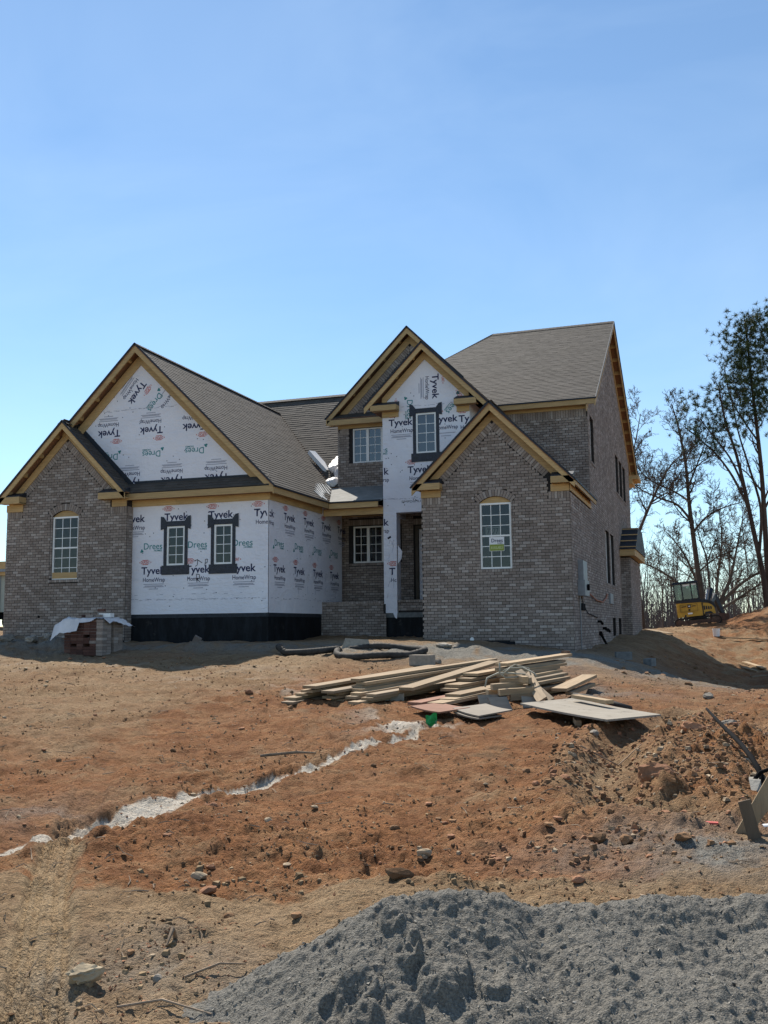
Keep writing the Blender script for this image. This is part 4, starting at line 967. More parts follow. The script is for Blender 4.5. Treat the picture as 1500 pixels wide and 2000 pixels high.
def H(x, y, detail=True):
    x = np.asarray(x, float); y = np.asarray(y, float)
    z = base_ground(x, y)
    near = smooth(70, 40, y)
    z = z + near * (.11 * fbm(x, y, 3.2, 2, 40) + .085 * fbm(x, y, .9, 3, 41, .55)) * smooth(2.0, 5.0, y)
    pad = smooth(23.2, 22.0, y); z = z + pad * .055 * fbm(x, y, .42, 3, 44, .55)
    dt, pt = pts_dist(x, y, TRACK); ins = smooth(.16, .11, dt) * smooth(9.5, 7.0, y)
    if detail:
        rough = (1 - .75 * ins) * (.32 + .95 * smooth(-.05, .28, fbm(x, y, 1.3, 3, 50))) + .9 * smooth(-1.0, -.4, x) * smooth(6.9, 7.6, y) * smooth(14, 12, y)
        rid = 1 - np.abs(2 * fbm(x, y, .22, 3, 51))
        z = z + rough * (.040 * fbm(x, y, .24, 4, 52, .62) + .024 * (rid - .6)) + (1 - .6 * ins) * (.022 + .018 * rough) * fbm(x, y, .085, 3, 55, .65) * smooth(20, 9, y)
    dr, pr = pts_dist(x, y, RILL); wv = np.interp(pr, np.linspace(0, 1, len(RILLW)), RILLW)
    z = z - .035 * np.exp(-(dr / (wv * 1.5)) ** 2) + .03 * np.exp(-((dr - wv * 2.2) / .09) ** 2) * (x < np.interp(y, [5, 8, 11], [-4.6, -4.1, -3.5]))
    z = z - .030 * ins + .018 * np.exp(-((dt - .20) / .045) ** 2) * (1 + 2 * vnoise(x * 7, y * 7, 3))
    if detail: z = z + ins * (.026 * np.tanh(3 * np.sin(pt * 560 + 26 * dt)) * (.6 + fbm(x, y, .5, 2, 91)) + .009 * np.sign(np.sin(dt * 95))) * smooth(8.5, 5.5, y)
    # a second, fainter pair of ruts further back
    d2, p2 = pts_dist(x, y, [(-8.5, 10.2), (-7.2, 9.6), (-6.3, 9.0), (-5.4, 9.2), (-4.7, 9.8)]); z = z - .03 * np.exp(-(d2 / .14) ** 2)
    dd, pd = pts_dist(x, y, TRENCH)
    z = z - .15 * np.exp(-(dd / .24) ** 2) * (.7 + .8 * fbm(x, y, .5, 2, 60)) + .05 * np.exp(-((dd - .42) / .16) ** 2) * (1 + 1.5 * fbm(x, y, .2, 2, 61))
    for cx, cy, sx, sy, h in CLODS:
        g = gauss(x, y, cx, cy, sx, sy)
        z = z + h * g * (.7 + 1.5 * np.abs(fbm(x, y, .22, 4, int(cx * 100) % 97, .6)))
    z = z + .15 * smooth(26, 34, y) * smooth(-3.2, -1.5, x) * fbm(x, y, 1.0, 4, 77, .62)
    rub = gauss(x, y, -17.6, 22.4, 2.6, .55) + .6 * gauss(x, y, -7.0, 22.3, 2.5, .6) + .4 * gauss(x, y, -12.5, 22.6, 3, .4)
    z = z + .10 * rub * (1 + 2 * fbm(x, y, .45, 3, 71))
    return z

def Hs(x, y): return float(H(np.array([x]), np.array([y]))[0])

ys = [-14.0, -10, -6, -3, -1, .3, 1.2, 1.9, 2.5]; y = 2.8
while y < 70: ys.append(y); y += min((.0026 if y < 5 else .0017 if y < 12 else .0022) * y ** 1.5, .22 + .004 * max(0, y - 40))
ys += list(np.linspace(72, 120, 14)) + [140, 170, 220, 300, 420, 650]
tt = np.concatenate([[-7, -4, -2.6, -1.9, -1.5, -1.3], np.linspace(-1.12, -.86, 26)[:-1], np.linspace(-.86, .20, 560), np.linspace(.20, .6, 36)[1:], [.8, 1.1, 1.6, 2.6, 4, 7]])
YY, TT = np.meshgrid(np.array(ys), tt, indexing='ij'); XX = TT * (np.maximum(YY, 0) + 1.0)
ZZ = H(XX, YY); nr, nc = XX.shape
co = np.stack([XX, YY, ZZ], -1).reshape(-1, 3).astype(np.float32)
idx = np.arange(nr * nc).reshape(nr, nc)
fc = np.stack([idx[:-1, :-1], idx[:-1, 1:], idx[1:, 1:], idx[1:, :-1]], -1).reshape(-1, 4)
def grid_mesh(name, co, fc, mt):
    me = bpy.data.meshes.new(name); me.vertices.add(len(co)); me.vertices.foreach_set('co', co.astype(np.float32).ravel())
    me.loops.add(fc.size); me.loops.foreach_set('vertex_index', fc.astype(np.int32).ravel()); me.polygons.add(len(fc))
    me.polygons.foreach_set('loop_start', np.arange(0, fc.size, 4, dtype=np.int32)); me.polygons.foreach_set('loop_total', np.full(len(fc), 4, np.int32))
    me.polygons.foreach_set('use_smooth', np.ones(len(fc), bool)); me.materials.append(mt); me.update(calc_edges=True); return me
m, nt, b = new_mat('clay_soil'); v = pos(nt)
at = nt.nodes.new('ShaderNodeAttribute'); at.attribute_name = 'soil'; sep = nt.nodes.new('ShaderNodeSeparateColor'); nt.links.new(at.outputs['Color'], sep.inputs[0])
n1 = noise(nt, 3.0, 6, .68, v, .4); n2 = noise(nt, 28, 4, .7, v); n3 = noise(nt, .7, 4, .6, v); vo = nt.nodes.new('ShaderNodeTexVoronoi'); vo.inputs['Scale'].default_value = 34; nt.links.new(v, vo.inputs['Vector'])
tan = mixc(nt, mapr(nt, n1.outputs['Fac'], .32, .68), (.195, .122, .066), (.335, .225, .128))
tan = mixc(nt, mapr(nt, n3.outputs['Fac'], .42, .66, 0, .55), tan, (.375, .27, .165))
clay = mixc(nt, mapr(nt, n1.outputs['Fac'], .32, .68), (.165, .072, .032), (.315, .148, .066))
clay = mixc(nt, mapr(nt, n3.outputs['Fac'], .5, .72, 0, .5), clay, (.31, .19, .105))
n7 = noise(nt, 4.5, 6, .72, pos(nt, .55, 1.3, 1), .5); clay = mixc(nt, mapr(nt, n7.outputs['Fac'], .50, .68, 0, .6), clay, (.38, .225, .115)); tan = mixc(nt, mapr(nt, n7.outputs['Fac'], .48, .36, 0, .6), tan, (.21, .125, .065))
c = mixc(nt, mapr(nt, math_n(nt, 'ADD', sep.outputs[0], math_n(nt, 'MULTIPLY', math_n(nt, 'SUBTRACT', n2.outputs['Fac'], .5), .5)), .15, .85), tan, clay)
trk_n = math_n(nt, 'MULTIPLY', at.outputs['Alpha'], mapr(nt, n2.outputs['Fac'], .3, .6, .15, .5)); c = mixc(nt, trk_n, c, (.46, .35, .215)); c = mixc(nt, sep.outputs[1], c, mixc(nt, mapr(nt, n2.outputs['Fac'], .35, .65), (.17, .16, .14), (.30, .28, .24)))
n5 = noise(nt, 11, 5, .75, v, .2); c = mixc(nt, mapr(nt, n2.outputs['Fac'], .56, .70, 0, .7), c, mixc(nt, 1.0, c, (.40, .35, .33), 'MULTIPLY')); c = mixc(nt, mapr(nt, n5.outputs['Fac'], .53, .66, 0, .6), c, mixc(nt, 1.0, c, (.55, .50, .48), 'MULTIPLY')); c = mixc(nt, mapr(nt, n5.outputs['Fac'], .45, .32, 0, .4), c, mixc(nt, 1.0, c, (1.35, 1.35, 1.35), 'MULTIPLY'))
c = mixc(nt, mapr(nt, vo.outputs['Distance'], .10, .02, 0, .55), c, (.52, .42, .31))
wh = math_n(nt, 'MULTIPLY', sep.outputs[2], mapr(nt, n2.outputs['Fac'], .25, .5, .65, 1.0)); c = mixc(nt, wh, c, mixc(nt, mapr(nt, n1.outputs['Fac'], .35, .65), (.48, .42, .34), (.66, .60, .51)))
nt.links.new(c, b.inputs['Base Color']); setb(b, .95, .08)
h = math_n(nt, 'ADD', math_n(nt, 'MULTIPLY', n2.outputs['Fac'], .6), n1.outputs['Fac']); h = math_n(nt, 'ADD', h, math_n(nt, 'MULTIPLY', noise(nt, 95, 3, .7, v).outputs['Fac'], .3)); h = math_n(nt, 'ADD', h, math_n(nt, 'MULTIPLY', n5.outputs['Fac'], 1.1)); bump(nt, b, h, 1.0, .075); M['soil'] = m
gme = grid_mesh('ground', co, fc, m)
ck, gk, wk, tk = soil_masks(XX, YY)
ca = gme.color_attributes.new('soil', 'FLOAT_COLOR', 'POINT'); ca.data.foreach_set('color', np.stack([ck, gk, wk, tk], -1).astype(np.float32).ravel())
link('ground', gme, kind='structure')

# ---------------------------------------------------------------- grey stone-dust heap in front
FWD = np.array([-.323, .9464]); RGT = np.array([.9464, .323])
def heap(L, D):
    hc = np.interp(L, [-1.0, -.72, -.5, -.31, -.12, .02, .27, .51, .64, .85, 1.2, 1.45, 1.6, 1.85, 2.3, 2.9, 3.4], [0, .06, .16, .25, .34, .385, .40, .385, .315, .335, .325, .29, .33, .34, .26, .1, 0])
    Dc = 4.45 + .10 * np.sin(L * 2.1) + .15 * smooth(.9, 1.6, L)
    t = D - Dc; z = hc - np.where(t < 0, -t * (.33 + .10 * np.sin(L * 3.0 + 1)), t * .62)
    z = np.minimum(z, hc - .02 + .0 * t); z = z + .03 * np.exp(-(t / .12) ** 2) * (hc > .05) - .03
    lump = 0
    for l, d, s, h in ((.02, 4.30, .05, .06), (.08, 4.22, .055, .07), (.07, 4.10, .05, .07), (-.28, 4.02, .06, .045), (-.30, 3.92, .045, .05), (-.12, 4.0, .075, .07), (-.10, 3.88, .07, .07), (.02, 3.92, .11, .07), (.22, 4.02, .11, .09), (.40, 4.05, .08, .05), (.5, 4.28, .09, .05),
                       (-.07, 3.68, .05, .05), (.85, 4.05, .14, .025), (1.3, 4.1, .2, .025)):
        q = ((L - l) ** 2 + (D - d) ** 2) / s ** 2; lump = lump + .45 * h * smooth(1.5, .55, q + 1.6 * fbm(L, D, .09, 2, 86))
    nn = fbm(L, D, .42, 3, 80); n2 = fbm(L, D, .12, 3, 81); n3 = fbm(L, D, .035, 2, 82)
    body = smooth(.0, .12, z)
    return z + body * (lump * (1 + 1.2 * n2) + .040 * nn + .014 * n2 + .008 * n3 + .006 * fbm(L, D, .020, 2, 88)) + .012 * n3
LL, DD = np.meshgrid(np.linspace(-1.15, 2.9, 640), np.linspace(3.0, 5.5, 440), indexing='ij')
hx = LL * RGT[0] + DD * FWD[0]; hy = LL * RGT[1] + DD * FWD[1]
hz = base_ground(hx, hy) + .012 + heap(LL, DD); gz_ = H(hx, hy)
edge = smooth(0, .06, np.minimum(np.minimum(LL + 1.15, 2.9 - LL), np.minimum(DD - 3.0, 5.5 - DD)))
hz = np.where(hz > gz_ - .03, hz, gz_ - .03); hz = hz * edge + (gz_ - .06) * (1 - edge)
co2 = np.stack([hx, hy, hz], -1).reshape(-1, 3); ii = np.arange(LL.size).reshape(LL.shape)
fc2 = np.stack([ii[:-1, :-1], ii[1:, :-1], ii[1:, 1:], ii[:-1, 1:]], -1).reshape(-1, 4)
m, nt, b = new_mat('stone_dust'); v = pos(nt); n1 = noise(nt, 85, 4, .8, v); n2 = noise(nt, 6, 4, .6, v); vo = nt.nodes.new('ShaderNodeTexVoronoi'); vo.inputs['Scale'].default_value = 120; nt.links.new(v, vo.inputs['Vector'])
c = mixc(nt, mapr(nt, n1.outputs['Fac'], .32, .68), (.062, .057, .049), (.262, .243, .208)); c = mixc(nt, mapr(nt, n2.outputs['Fac'], .4, .7, 0, .35), c, (.11, .104, .095))
c = mixc(nt, mapr(nt, vo.outputs['Distance'], .12, .04, 0, .6), c, (.27, .25, .22)); nt.links.new(c, b.inputs['Base Color']); setb(b, .93, .12)
bump(nt, b, math_n(nt, 'ADD', n1.outputs['Fac'], math_n(nt, 'MULTIPLY', vo.outputs['Distance'], .6)), .9, .010); M['dust'] = m
hm = grid_mesh('gravel_heap', co2, fc2, m); link('gravel_heap', hm, kind='stuff')
def top_z(x, y):
    L = x * RGT[0] + y * RGT[1]; D = x * FWD[0] + y * FWD[1]; z = Hs(x, y)
    if -1.1 < L < 3.3 and 2.7 < D < 5.5: z = max(z, float(base_ground(np.array([x]), np.array([y]))[0] + .012 + heap(np.array([L]), np.array([D]))[0]))
    return z

# ---------------------------------------------------------------- stones, pebbles, twigs
M['clod'] = plain('clay_clod', (.205, .118, .064), .95, .1, .4, 9, .6, 50, obj=False, rnd=.35, bdist=.01)
M['rock'] = plain('pale_rock', (.31, .235, .155), .9, .15, .35, 7, .6, 30, rnd=.2, bdist=.01)
M['cream_rock'] = plain('cream_rock', (.36, .285, .19), .9, .15, .25, 9, .6, 30, bdist=.01); M['grey_rock'] = plain('grey_rock', (.20, .175, .145), .9, .15, .35, 7, .6, 30, rnd=.2, bdist=.01)
M['red_rock'] = plain('red_rock', (.27, .135, .075), .9, .15, .35, 7, .6, 30, rnd=.2, bdist=.01)
M['tan_clod'] = plain('tan_clod', (.235, .165, .095), .95, .1, .4, 9, .6, 50, rnd=.3, bdist=.01)
M['twig'] = plain('dry_twig', (.26, .19, .13), .9, .15, .35, 12, .2, 60, rnd=.3)
def rock_mesh(seed, sub=2, flat=.7, jag=.28):
    r = np.random.default_rng(seed); bmv = []
    import bmesh
    bm = bmesh.new(); bmesh.ops.create_icosphere(bm, subdivisions=sub, radius=1.0)
    pl = [(lambda v: v / np.linalg.norm(v))(r.normal(size=3)) for _ in range(9)]; dd = r.uniform(.55, .9, 9)
    for v in bm.verts:
        p = np.array(v.co); 
        for nrm, d in zip(pl, dd):
            t = p @ nrm
            if t > d: p = p - nrm * (t - d) * .92
        p = p * (1 + jag * .25 * r.normal()); v.co = (p[0], p[1], p[2] * flat)
    me = bpy.data.meshes.new('rock'); bm.to_mesh(me); bm.free(); return me
def place_rock(name, x, y, s, mt, seed, label, group=None, flat=.7, cat='rock', sx=1.0, sub=2, sink=.25):
    me = rock_mesh(seed, sub, flat); me.materials.append(M[mt]); o = bpy.data.objects.new(name, me); COL.objects.link(o)
    o.location = (x, y, top_z(x, y) + s * flat * (1 - 2 * sink)); o.scale = (s * sx, s, s); o.rotation_euler = (random.uniform(-.2, .2), random.uniform(-.2, .2), random.uniform(0, 6.3)); return tag(o, label, cat, group)
BIG = [(-2.77, 3.89, .10, 'cream_rock', 'pale flat-topped rock beside the tyre track', 1.35), (-2.44, 3.97, .045, 'grey_rock', 'small dark round stone right of the pale flat-topped rock', 1),
       (-.54, 8.18, .20, 'red_rock', 'big rust-coloured boulder sunk in the dug strip', 1.3), (-.31, 10.85, .17, 'red_rock', 'rusty boulder far up the dug strip below the black rod', 1.2), (-1.36, 11.05, .09, 'grey_rock', 'grey stone on red clay below the plywood sheet corner', 1),
       (-.98, 8.05, .075, 'grey_rock', 'grey stone at the near edge of the trench', 1), (-.80, 6.60, .085, 'clod', 'tan clod of hard clay standing among the clods', 1), (-.63, 6.62, .08, 'clod', 'tan clod of hard clay casting a long shadow', .9),
       (-.28, 6.60, .07, 'clod', 'tan clod beside the grey dust patch', 1.2), (-17.9, 22.4, .30, 'grey_rock', 'large rounded pale boulder in the shade of the left gable', 1.25), (-17.3, 22.3, .26, 'grey_rock', 'second boulder beside the rounded one at the left gable', 1.4), (-18.9, 22.5, .26, 'grey_rock', 'low boulder left of the rounded one', 1.7),
       (-6.35, 23.0, .22, 'concrete', 'broken slab of concrete tipped up before the right gable', 1.7), (-5.75, 20.3, .14, 'grey_rock', 'dark stone right of the concrete block', 1), (-3.35, 22.5, .17, 'red_rock', 'reddish rock at the foot of the right house corner', 1.5), (-1.85, 5.62, .085, 'clod', 'brown earthy ledge just behind the grey heap', 1.8),
       (-2.9, 5.25, .06, 'red_rock', 'flat rusty stone on the border of clay and tan soil', 1.6), (-3.1, 5.5, .055, 'rock', 'flat orange stone lying above its darker neighbour', 1.7), (-1.9, 6.3, .07, 'rock', 'pale stone on the crumbled red mound', 1.3), (-7.1, 14.1, .10, 'red_rock', 'dark red clod in the pale upper yard', 1.3),
       (-4.6, 12.3, .05, 'red_rock', 'small rusty stone left of the green flag', 1.1), (-5.7, 12.6, .07, 'clod', 'dark clod beneath the left end of the plank stack', 1), (-5.55, 12.3, .055, 'clod', 'dark clod in front of the left plank stack', 1), (-.2, 15.3, .12, 'grey_rock', 'dark block lying in the sun beyond the plywood sheet', 1.4),
       (.05, 11.2, .13, 'grey_rock', 'grey flat stone behind the black rod', 1.5), (-3.2, 9.0, .05, 'clod', 'dark clod alone on the smooth red clay', 1)]
for i, (x, y, s, mt, lab, sx) in enumerate(BIG): place_rock('rock', x, y, s * .66, mt, 100 + i, lab, sx=sx, sub=3 if s > .09 else 2, flat=.6 if mt == 'concrete' else .72)
r = random.Random(5); kinds = [('clod', 'dark clod of clay lying loose on the open yard', 'loose clods on the yard'), ('rock', 'small pale stone lying on the open yard', 'small pale stones on the yard'), ('red_rock', 'small rusty stone lying on the open yard', 'small rusty stones on the yard')]
protos = {k: [rock_mesh(300 + i, 1 if i else 2, .7) for i in range(4)] for k, _, _ in kinds}
for k in protos:
    for me in protos[k]: me.materials.append(M[k])
cnt = 0
while cnt < 150:
    y = 4.0 + 17 * r.random() ** 1.7; x = (y + .5) * r.uniform(-.82, .06)
    if pts_dist(np.array([x]), np.array([y]), TRACK)[0][0] < .22 or (y > 11.2 and -6 < x < -.7 and y < 17): continue
    L = x * RGT[0] + y * RGT[1]; D = x * FWD[0] + y * FWD[1]
    if D < 5.3 and L > -1.0: continue
    k, lab, grp = kinds[0 if r.random() < .5 else r.choice((1, 2))]
    o = bpy.data.objects.new('stone', r.choice(protos[k])); COL.objects.link(o); s = r.uniform(.010, .030) * (1 + .05 * y)
    o.location = (x, y, Hs(x, y) + s * .3); o.scale = (s * r.uniform(.8, 1.6), s, s * r.uniform(.7, 1.1)); o.rotation_euler = (0, 0, r.uniform(0, 6.3)); tag(o, lab, 'stone', grp); cnt += 1
# uncountable grit: three tones
for mt, num, s0, s1, seed in (('clod', 15000, .003, .011, 1), ('rock', 5000, .003, .008, 2), ('red_rock', 9000, .003, .010, 3), ('tan_clod', 9000, .003, .011, 4)):
    g = np.random.default_rng(seed); yy = 3.3 + 17 * g.random(num) ** 2.0; xx = (yy + .5) * g.uniform(-.86, .10, num)
    cl = fbm(xx, yy, .7, 3, 90 + seed) - .5 * (pts_dist(xx, yy, TRACK)[0] < .17) + .25 * smooth(-1.1, -.4, xx) * smooth(6.5, 7.3, yy) * smooth(14, 12, yy); keep = cl > g.uniform(-.10, .50, num) ; xx, yy = xx[keep], yy[keep]
    zz = H(xx, yy); sz = g.uniform(s0, s1, len(xx)) * (1 + .09 * (yy - 3)); mb = MB()
    oc = np.array([(1, 0, 0), (-1, 0, 0), (0, 1, 0), (0, -1, 0), (0, 0, 1), (0, 0, -1)], float); of = [(0, 2, 4), (2, 1, 4), (1, 3, 4), (3, 0, 4), (2, 0, 5), (1, 2, 5), (3, 1, 5), (0, 3, 5)]
    for x, y, z, s in zip(xx, yy, zz, sz):
        k = len(mb.v); a = g.random() * 6.3; ca_, sa = math.cos(a), math.sin(a); q = oc * (1 + .45 * g.normal(size=(6, 1))) * [1.2, .9, .75] * s
        mb.v += [(x + p[0] * ca_ - p[1] * sa, y + p[0] * sa + p[1] * ca_, z + p[2] + s * .2) for p in q]; mb.f += [(k + a_, k + b_, k + c_) for a_, b_, c_ in of]
    mb.build('grit', M[mt], kind='stuff')
# loose chips of crushed stone on the heap and round its edge
g = np.random.default_rng(44); num = 9000; Lg = g.uniform(-1.2, 2.1, num); Dg = g.uniform(3.4, 5.3, num); mb = MB()
hh = heap(Lg, Dg); keep = hh > g.uniform(-.035, .02, num); Lg, Dg, hh = Lg[keep], Dg[keep], hh[keep]; xx = Lg * RGT[0] + Dg * FWD[0]; yy = Lg * RGT[1] + Dg * FWD[1]; zz = np.maximum(base_ground(xx, yy) + .012 + hh, H(xx, yy)); sz = g.gamma(2.2, .0021, len(xx))
for x, y, z, s in zip(xx, yy, zz, sz):
    k = len(mb.v); q = g.normal(size=(4, 3)); q /= np.linalg.norm(q, axis=1)[:, None]; s = min(s, .009)
    mb.v += [(x + p[0] * s * 1.3, y + p[1] * s * 1.3, z + p[2] * s + s * .3) for p in q]; mb.f += [(k, k + 1, k + 2), (k, k + 2, k + 3), (k, k + 3, k + 1), (k + 1, k + 3, k + 2)]
M['chip'] = plain('stone_chip', (.20, .185, .16), .9, .15, .4, 60, 0, rnd=.4); mb.build('stone_chips', M['chip'], kind='stuff')
# rubble of broken clay in the dug strip and along its lips
for mt, num, seed in (('clod', 1500, 5), ('red_rock', 350, 6), ('rock', 350, 7), ('tan_clod', 2600, 8)):
    g = np.random.default_rng(seed); pts = []
    for cx, cy, sx, sy, h in CLODS:
        if cy > 12.5 or (cy < 5.9) != (mt == 'tan_clod'): continue
        k = int((int(num * sx * sy * 1.6) + 5) * (1 if cy > 7 else .6)); pts.append(np.stack([g.normal(cx, sx * 1.1, k), g.normal(cy, sy * 1.1, k)], 1))
    pts = np.concatenate(pts); xx, yy = pts[:, 0], pts[:, 1]; zz = H(xx, yy); sz = g.gamma(1.5, .0042, len(xx)) * (1 + .05 * yy); mb = MB()
    for x, y, z, s in zip(xx, yy, zz, sz):
        k = len(mb.v); a = g.random() * 6.3; ca_, sa = math.cos(a), math.sin(a); s = min(s, .026); q = np.array([(-1, -.8, -.6), (1, -.9, -.6), (1, .9, -.6), (-1, .8, -.6), (-.7, -.6, .6), (.8, -.6, .5), (.6, .7, .7), (-.7, .6, .5)]) * (1 + .25 * g.normal(size=(8, 3))) * s
        mb.v += [(x + p[0] * ca_ - p[1] * sa, y + p[0] * sa + p[1] * ca_, z + p[2] + s * .2) for p in q]; mb.f += [tuple(k + i for i in f) for f in ((0, 1, 5, 4), (1, 2, 6, 5), (2, 3, 7, 6), (3, 0, 4, 7), (4, 5, 6, 7))]
    mb.build('clay_rubble', M[mt], kind='stuff')
g = np.random.default_rng(9); mb = MB()
for k in range(900):
    y = g.uniform(20, 56); x = g.uniform(-2.6, 7); s = min(.09, g.gamma(1.5, .022)); z = Hs(x, y) if k < 900 else 0
    if fbm(np.array([x]), np.array([y]), 2.5, 2, 12)[0] < -.05: continue
    q = np.array([(-1, -.8, -.6), (1, -.9, -.6), (1, .9, -.6), (-1, .8, -.6), (-.6, -.5, .6), (.7, -.6, .4), (.5, .6, .7), (-.7, .5, .5)]) * (1 + .3 * g.normal(size=(8, 3))) * s; kk = len(mb.v)
    mb.v += [(x + p[0], y + p[1], z + p[2]) for p in q]; mb.f += [tuple(kk + i for i in f) for f in ((0, 1, 5, 4), (1, 2, 6, 5), (2, 3, 7, 6), (3, 0, 4, 7), (4, 5, 6, 7))]
mb.build('clay_rubble', M['clod'], kind='stuff')
# twigs, splinters and straw
mb = MB(); g = random.Random(8)
for k in range(300):
    y = 3.5 + 15 * g.random() ** 1.9; x = (y + .5) * g.uniform(-.84, .08); a = g.uniform(0, 6.3); L_ = g.uniform(.03, .13) * (1 + .06 * y); z = Hs(x, y) + .006
    D = x * FWD[0] + y * FWD[1]
    if D < 5.2 and x * RGT[0] + y * RGT[1] > -.9: continue
    mid = (x + .5 * L_ * math.cos(a) + g.uniform(-.02, .02), y + .5 * L_ * math.sin(a), z + .012)
    x2, y2 = x + L_ * math.cos(a), y + L_ * math.sin(a); mb.tube([(x, y, z), mid, (x2, y2, Hs(x2, y2) + .012)], [.0028 * (1 + .07 * y), .0028 * (1 + .07 * y), .0015], 4)
mb.build('twig_litter', M['twig'], kind='stuff')
# bigger sticks one can point at
def stick(pts, rad, lab, mt='twig', name='stick', cat='stick'):
    m = MB(); P = [Vector((x, y, top_z(x, y) + h)) for x, y, h in pts]; m.tube(P, [rad] * (len(P) - 1) + [rad * .5], 6); return tag(m.build(name, M[mt]), lab, cat)
stick([(-2.32, 4.0, .01), (-2.2, 4.1, .04), (-2.12, 4.2, .02)], .006, 'bent grey stick at the left foot of the grey heap')
stick([(-2.62, 4.42, .0), (-2.60, 4.36, .07), (-2.58, 4.27, .01)], .011, 'pale bone-like stick standing in a clump of litter')
stick([(-4.55, 9.3, .02), (-4.2, 9.45, .04), (-3.95, 9.35, .02)], .016, 'crooked dark root lying across the red clay')
stick([(-1.35, 9.9, .02), (-1.0, 9.95, .03), (-.8, 10.3, .05)], .008, 'weathered stick at the lip of the trench')
stick([(-2.5, 3.75, .01), (-2.3, 3.78, .03), (-2.05, 3.75, .0)], .006, 'twig lying on the tan soil near the pale rock')
# ---------------------------------------------------------------- the lumber heap: every board is a thing
def board(a, b, w, t, mt, label, group=None, cat='board', name='plank', roll=0.0, bow=0.0, seed=0):
    a = Vector(a); b = Vector(b); d = b - a; L = d.length; r = random.Random(seed * 7 + 3); mb = MB(); n = 6
    rings = []
    for i in range(n + 1):
        x = -L / 2 + L * i / n; bz = bow * (1 - (2 * i / n - 1) ** 2) + r.uniform(-.002, .002); e = r.uniform(-.003, .003)
        rings.append([(x, -w / 2 + e, -t / 2 + bz), (x, w / 2 + e, -t / 2 + bz), (x, w / 2 + e, t / 2 + bz), (x, -w / 2 + e, t / 2 + bz)])
    mb.v = [p for q in rings for p in q]
    for i in range(n):
        for j in range(4): k = i * 4; mb.f.append((k + j, k + (j + 1) % 4, k + 4 + (j + 1) % 4, k + 4 + j))
    mb.f += [(3, 2, 1, 0), tuple(n * 4 + j for j in range(4))]
    o = mb.build(name, M[mt]); q = d.to_track_quat('X', 'Z'); o.rotation_mode = 'QUATERNION'
    o.rotation_quaternion = q @ Matrix.Rotation(roll, 4, 'X').to_quaternion(); o.location = (a + b) / 2; return tag(o, label, cat, group)
def gz(p, e=.0): return (p[0], p[1], p[2] + e)
rl = random.Random(21); R2 = lambda s: rl.uniform(-s, s)
A_ = [((-6.00, 13.13, .52), (-5.24, 16.03, .66)), ((-6.03, 13.30, .57), (-5.24, 16.30, .72)), ((-5.91, 13.45, .62), (-5.15, 16.35, .77)), ((-5.44, 13.32, .67), (-4.62, 16.41, .82)), ((-5.80, 13.38, .675), (-4.95, 16.6, .83)), ((-5.40, 13.6, .53), (-4.5, 16.3, .68)), ((-5.5, 13.5, .58), (-4.6, 16.3, .73)), ((-5.45, 13.55, .625), (-4.55, 16.4, .78))]
def nth(L, i):
    k = sorted(range(len(L)), key=lambda q: L[q]).index(i); return 'lowest' if k == 0 else ('', 'second', 'third', 'fourth', 'fifth', 'sixth', 'seventh', 'eighth', 'ninth', 'tenth')[k] + '-lowest'
zA = [a[2] for a, b in A_]
for i, (a, b) in enumerate(A_): board(a, b, .23 + R2(.015), .036, 'weathered' if i % 3 else 'wet_wood', nth(zA, i) + ' weathered plank of the left stack under the long bleached plank', 'planks in the left-hand stack', seed=i)
board((-5.74, 13.34, .735), (-4.83, 16.82, .905), .25, .042, 'weathered', 'long sun-bleached plank lying along the top of the left-hand stack', seed=40)
B_ = [((-4.99, 13.18, .53), (-3.87, 16.39, .68)), ((-5.12, 13.41, .59), (-4.08, 16.43, .74)), ((-5.08, 13.50, .635), (-4.02, 16.6, .785)), ((-5.12, 13.67, .68), (-4.07, 16.78, .82)), ((-5.16, 13.78, .725), (-4.11, 16.94, .87)), ((-5.10, 13.80, .772), (-4.02, 17.07, .93)), ((-4.85, 13.35, .58), (-3.75, 16.4, .73)), ((-4.8, 13.4, .625), (-3.75, 16.4, .775))]
zB = [a[2] for a, b in B_]
for i, (a, b) in enumerate(B_): board(a, b, .20 + R2(.015), .040, 'weathered' if i % 3 != 1 else 'wet_wood', nth(zB, i) + ' grey plank of the middle stack under the narrow plank', 'planks in the middle stack', seed=60 + i)
board((-5.19, 13.80, .82), (-3.90, 17.49, 1.00), .17, .042, 'weathered', 'narrow plank running along the top of the middle stack', seed=80)
board((-4.40, 13.80, .70), (-3.62, 16.35, 1.0), .25, .045, 'weathered', 'wide pale plank leaning up between the middle stack and the short planks', seed=81)
D_ = [((-3.70, 13.85, .61), (-3.07, 15.96, .71)), ((-3.72, 13.60, .56), (-3.1, 15.7, .66)), ((-3.89, 14.33, .655), (-3.23, 16.63, .77)), ((-3.86, 14.43, .71), (-3.2, 16.63, .81)), ((-3.79, 14.85, .78), (-3.13, 17.06, .88)), ((-3.74, 15.05, .85), (-3.11, 17.16, .94)), ((-3.80, 13.25, .53), (-3.17, 15.36, .62))]
zD = [a[2] for a, b in D_]
for i, (a, b) in enumerate(D_): board(a, b, .27 + R2(.015), .042, 'weathered', nth(zD, i) + ' short pale plank of the stepped stack behind the reddish ply offcut', 'planks in the stepped stack', seed=90 + i)
board((-4.15, 13.42, .52), (-3.62, 15.03, .60), .24, .040, 'red_ply', 'short reddish plank at the foot of the stepped stack', seed=110)
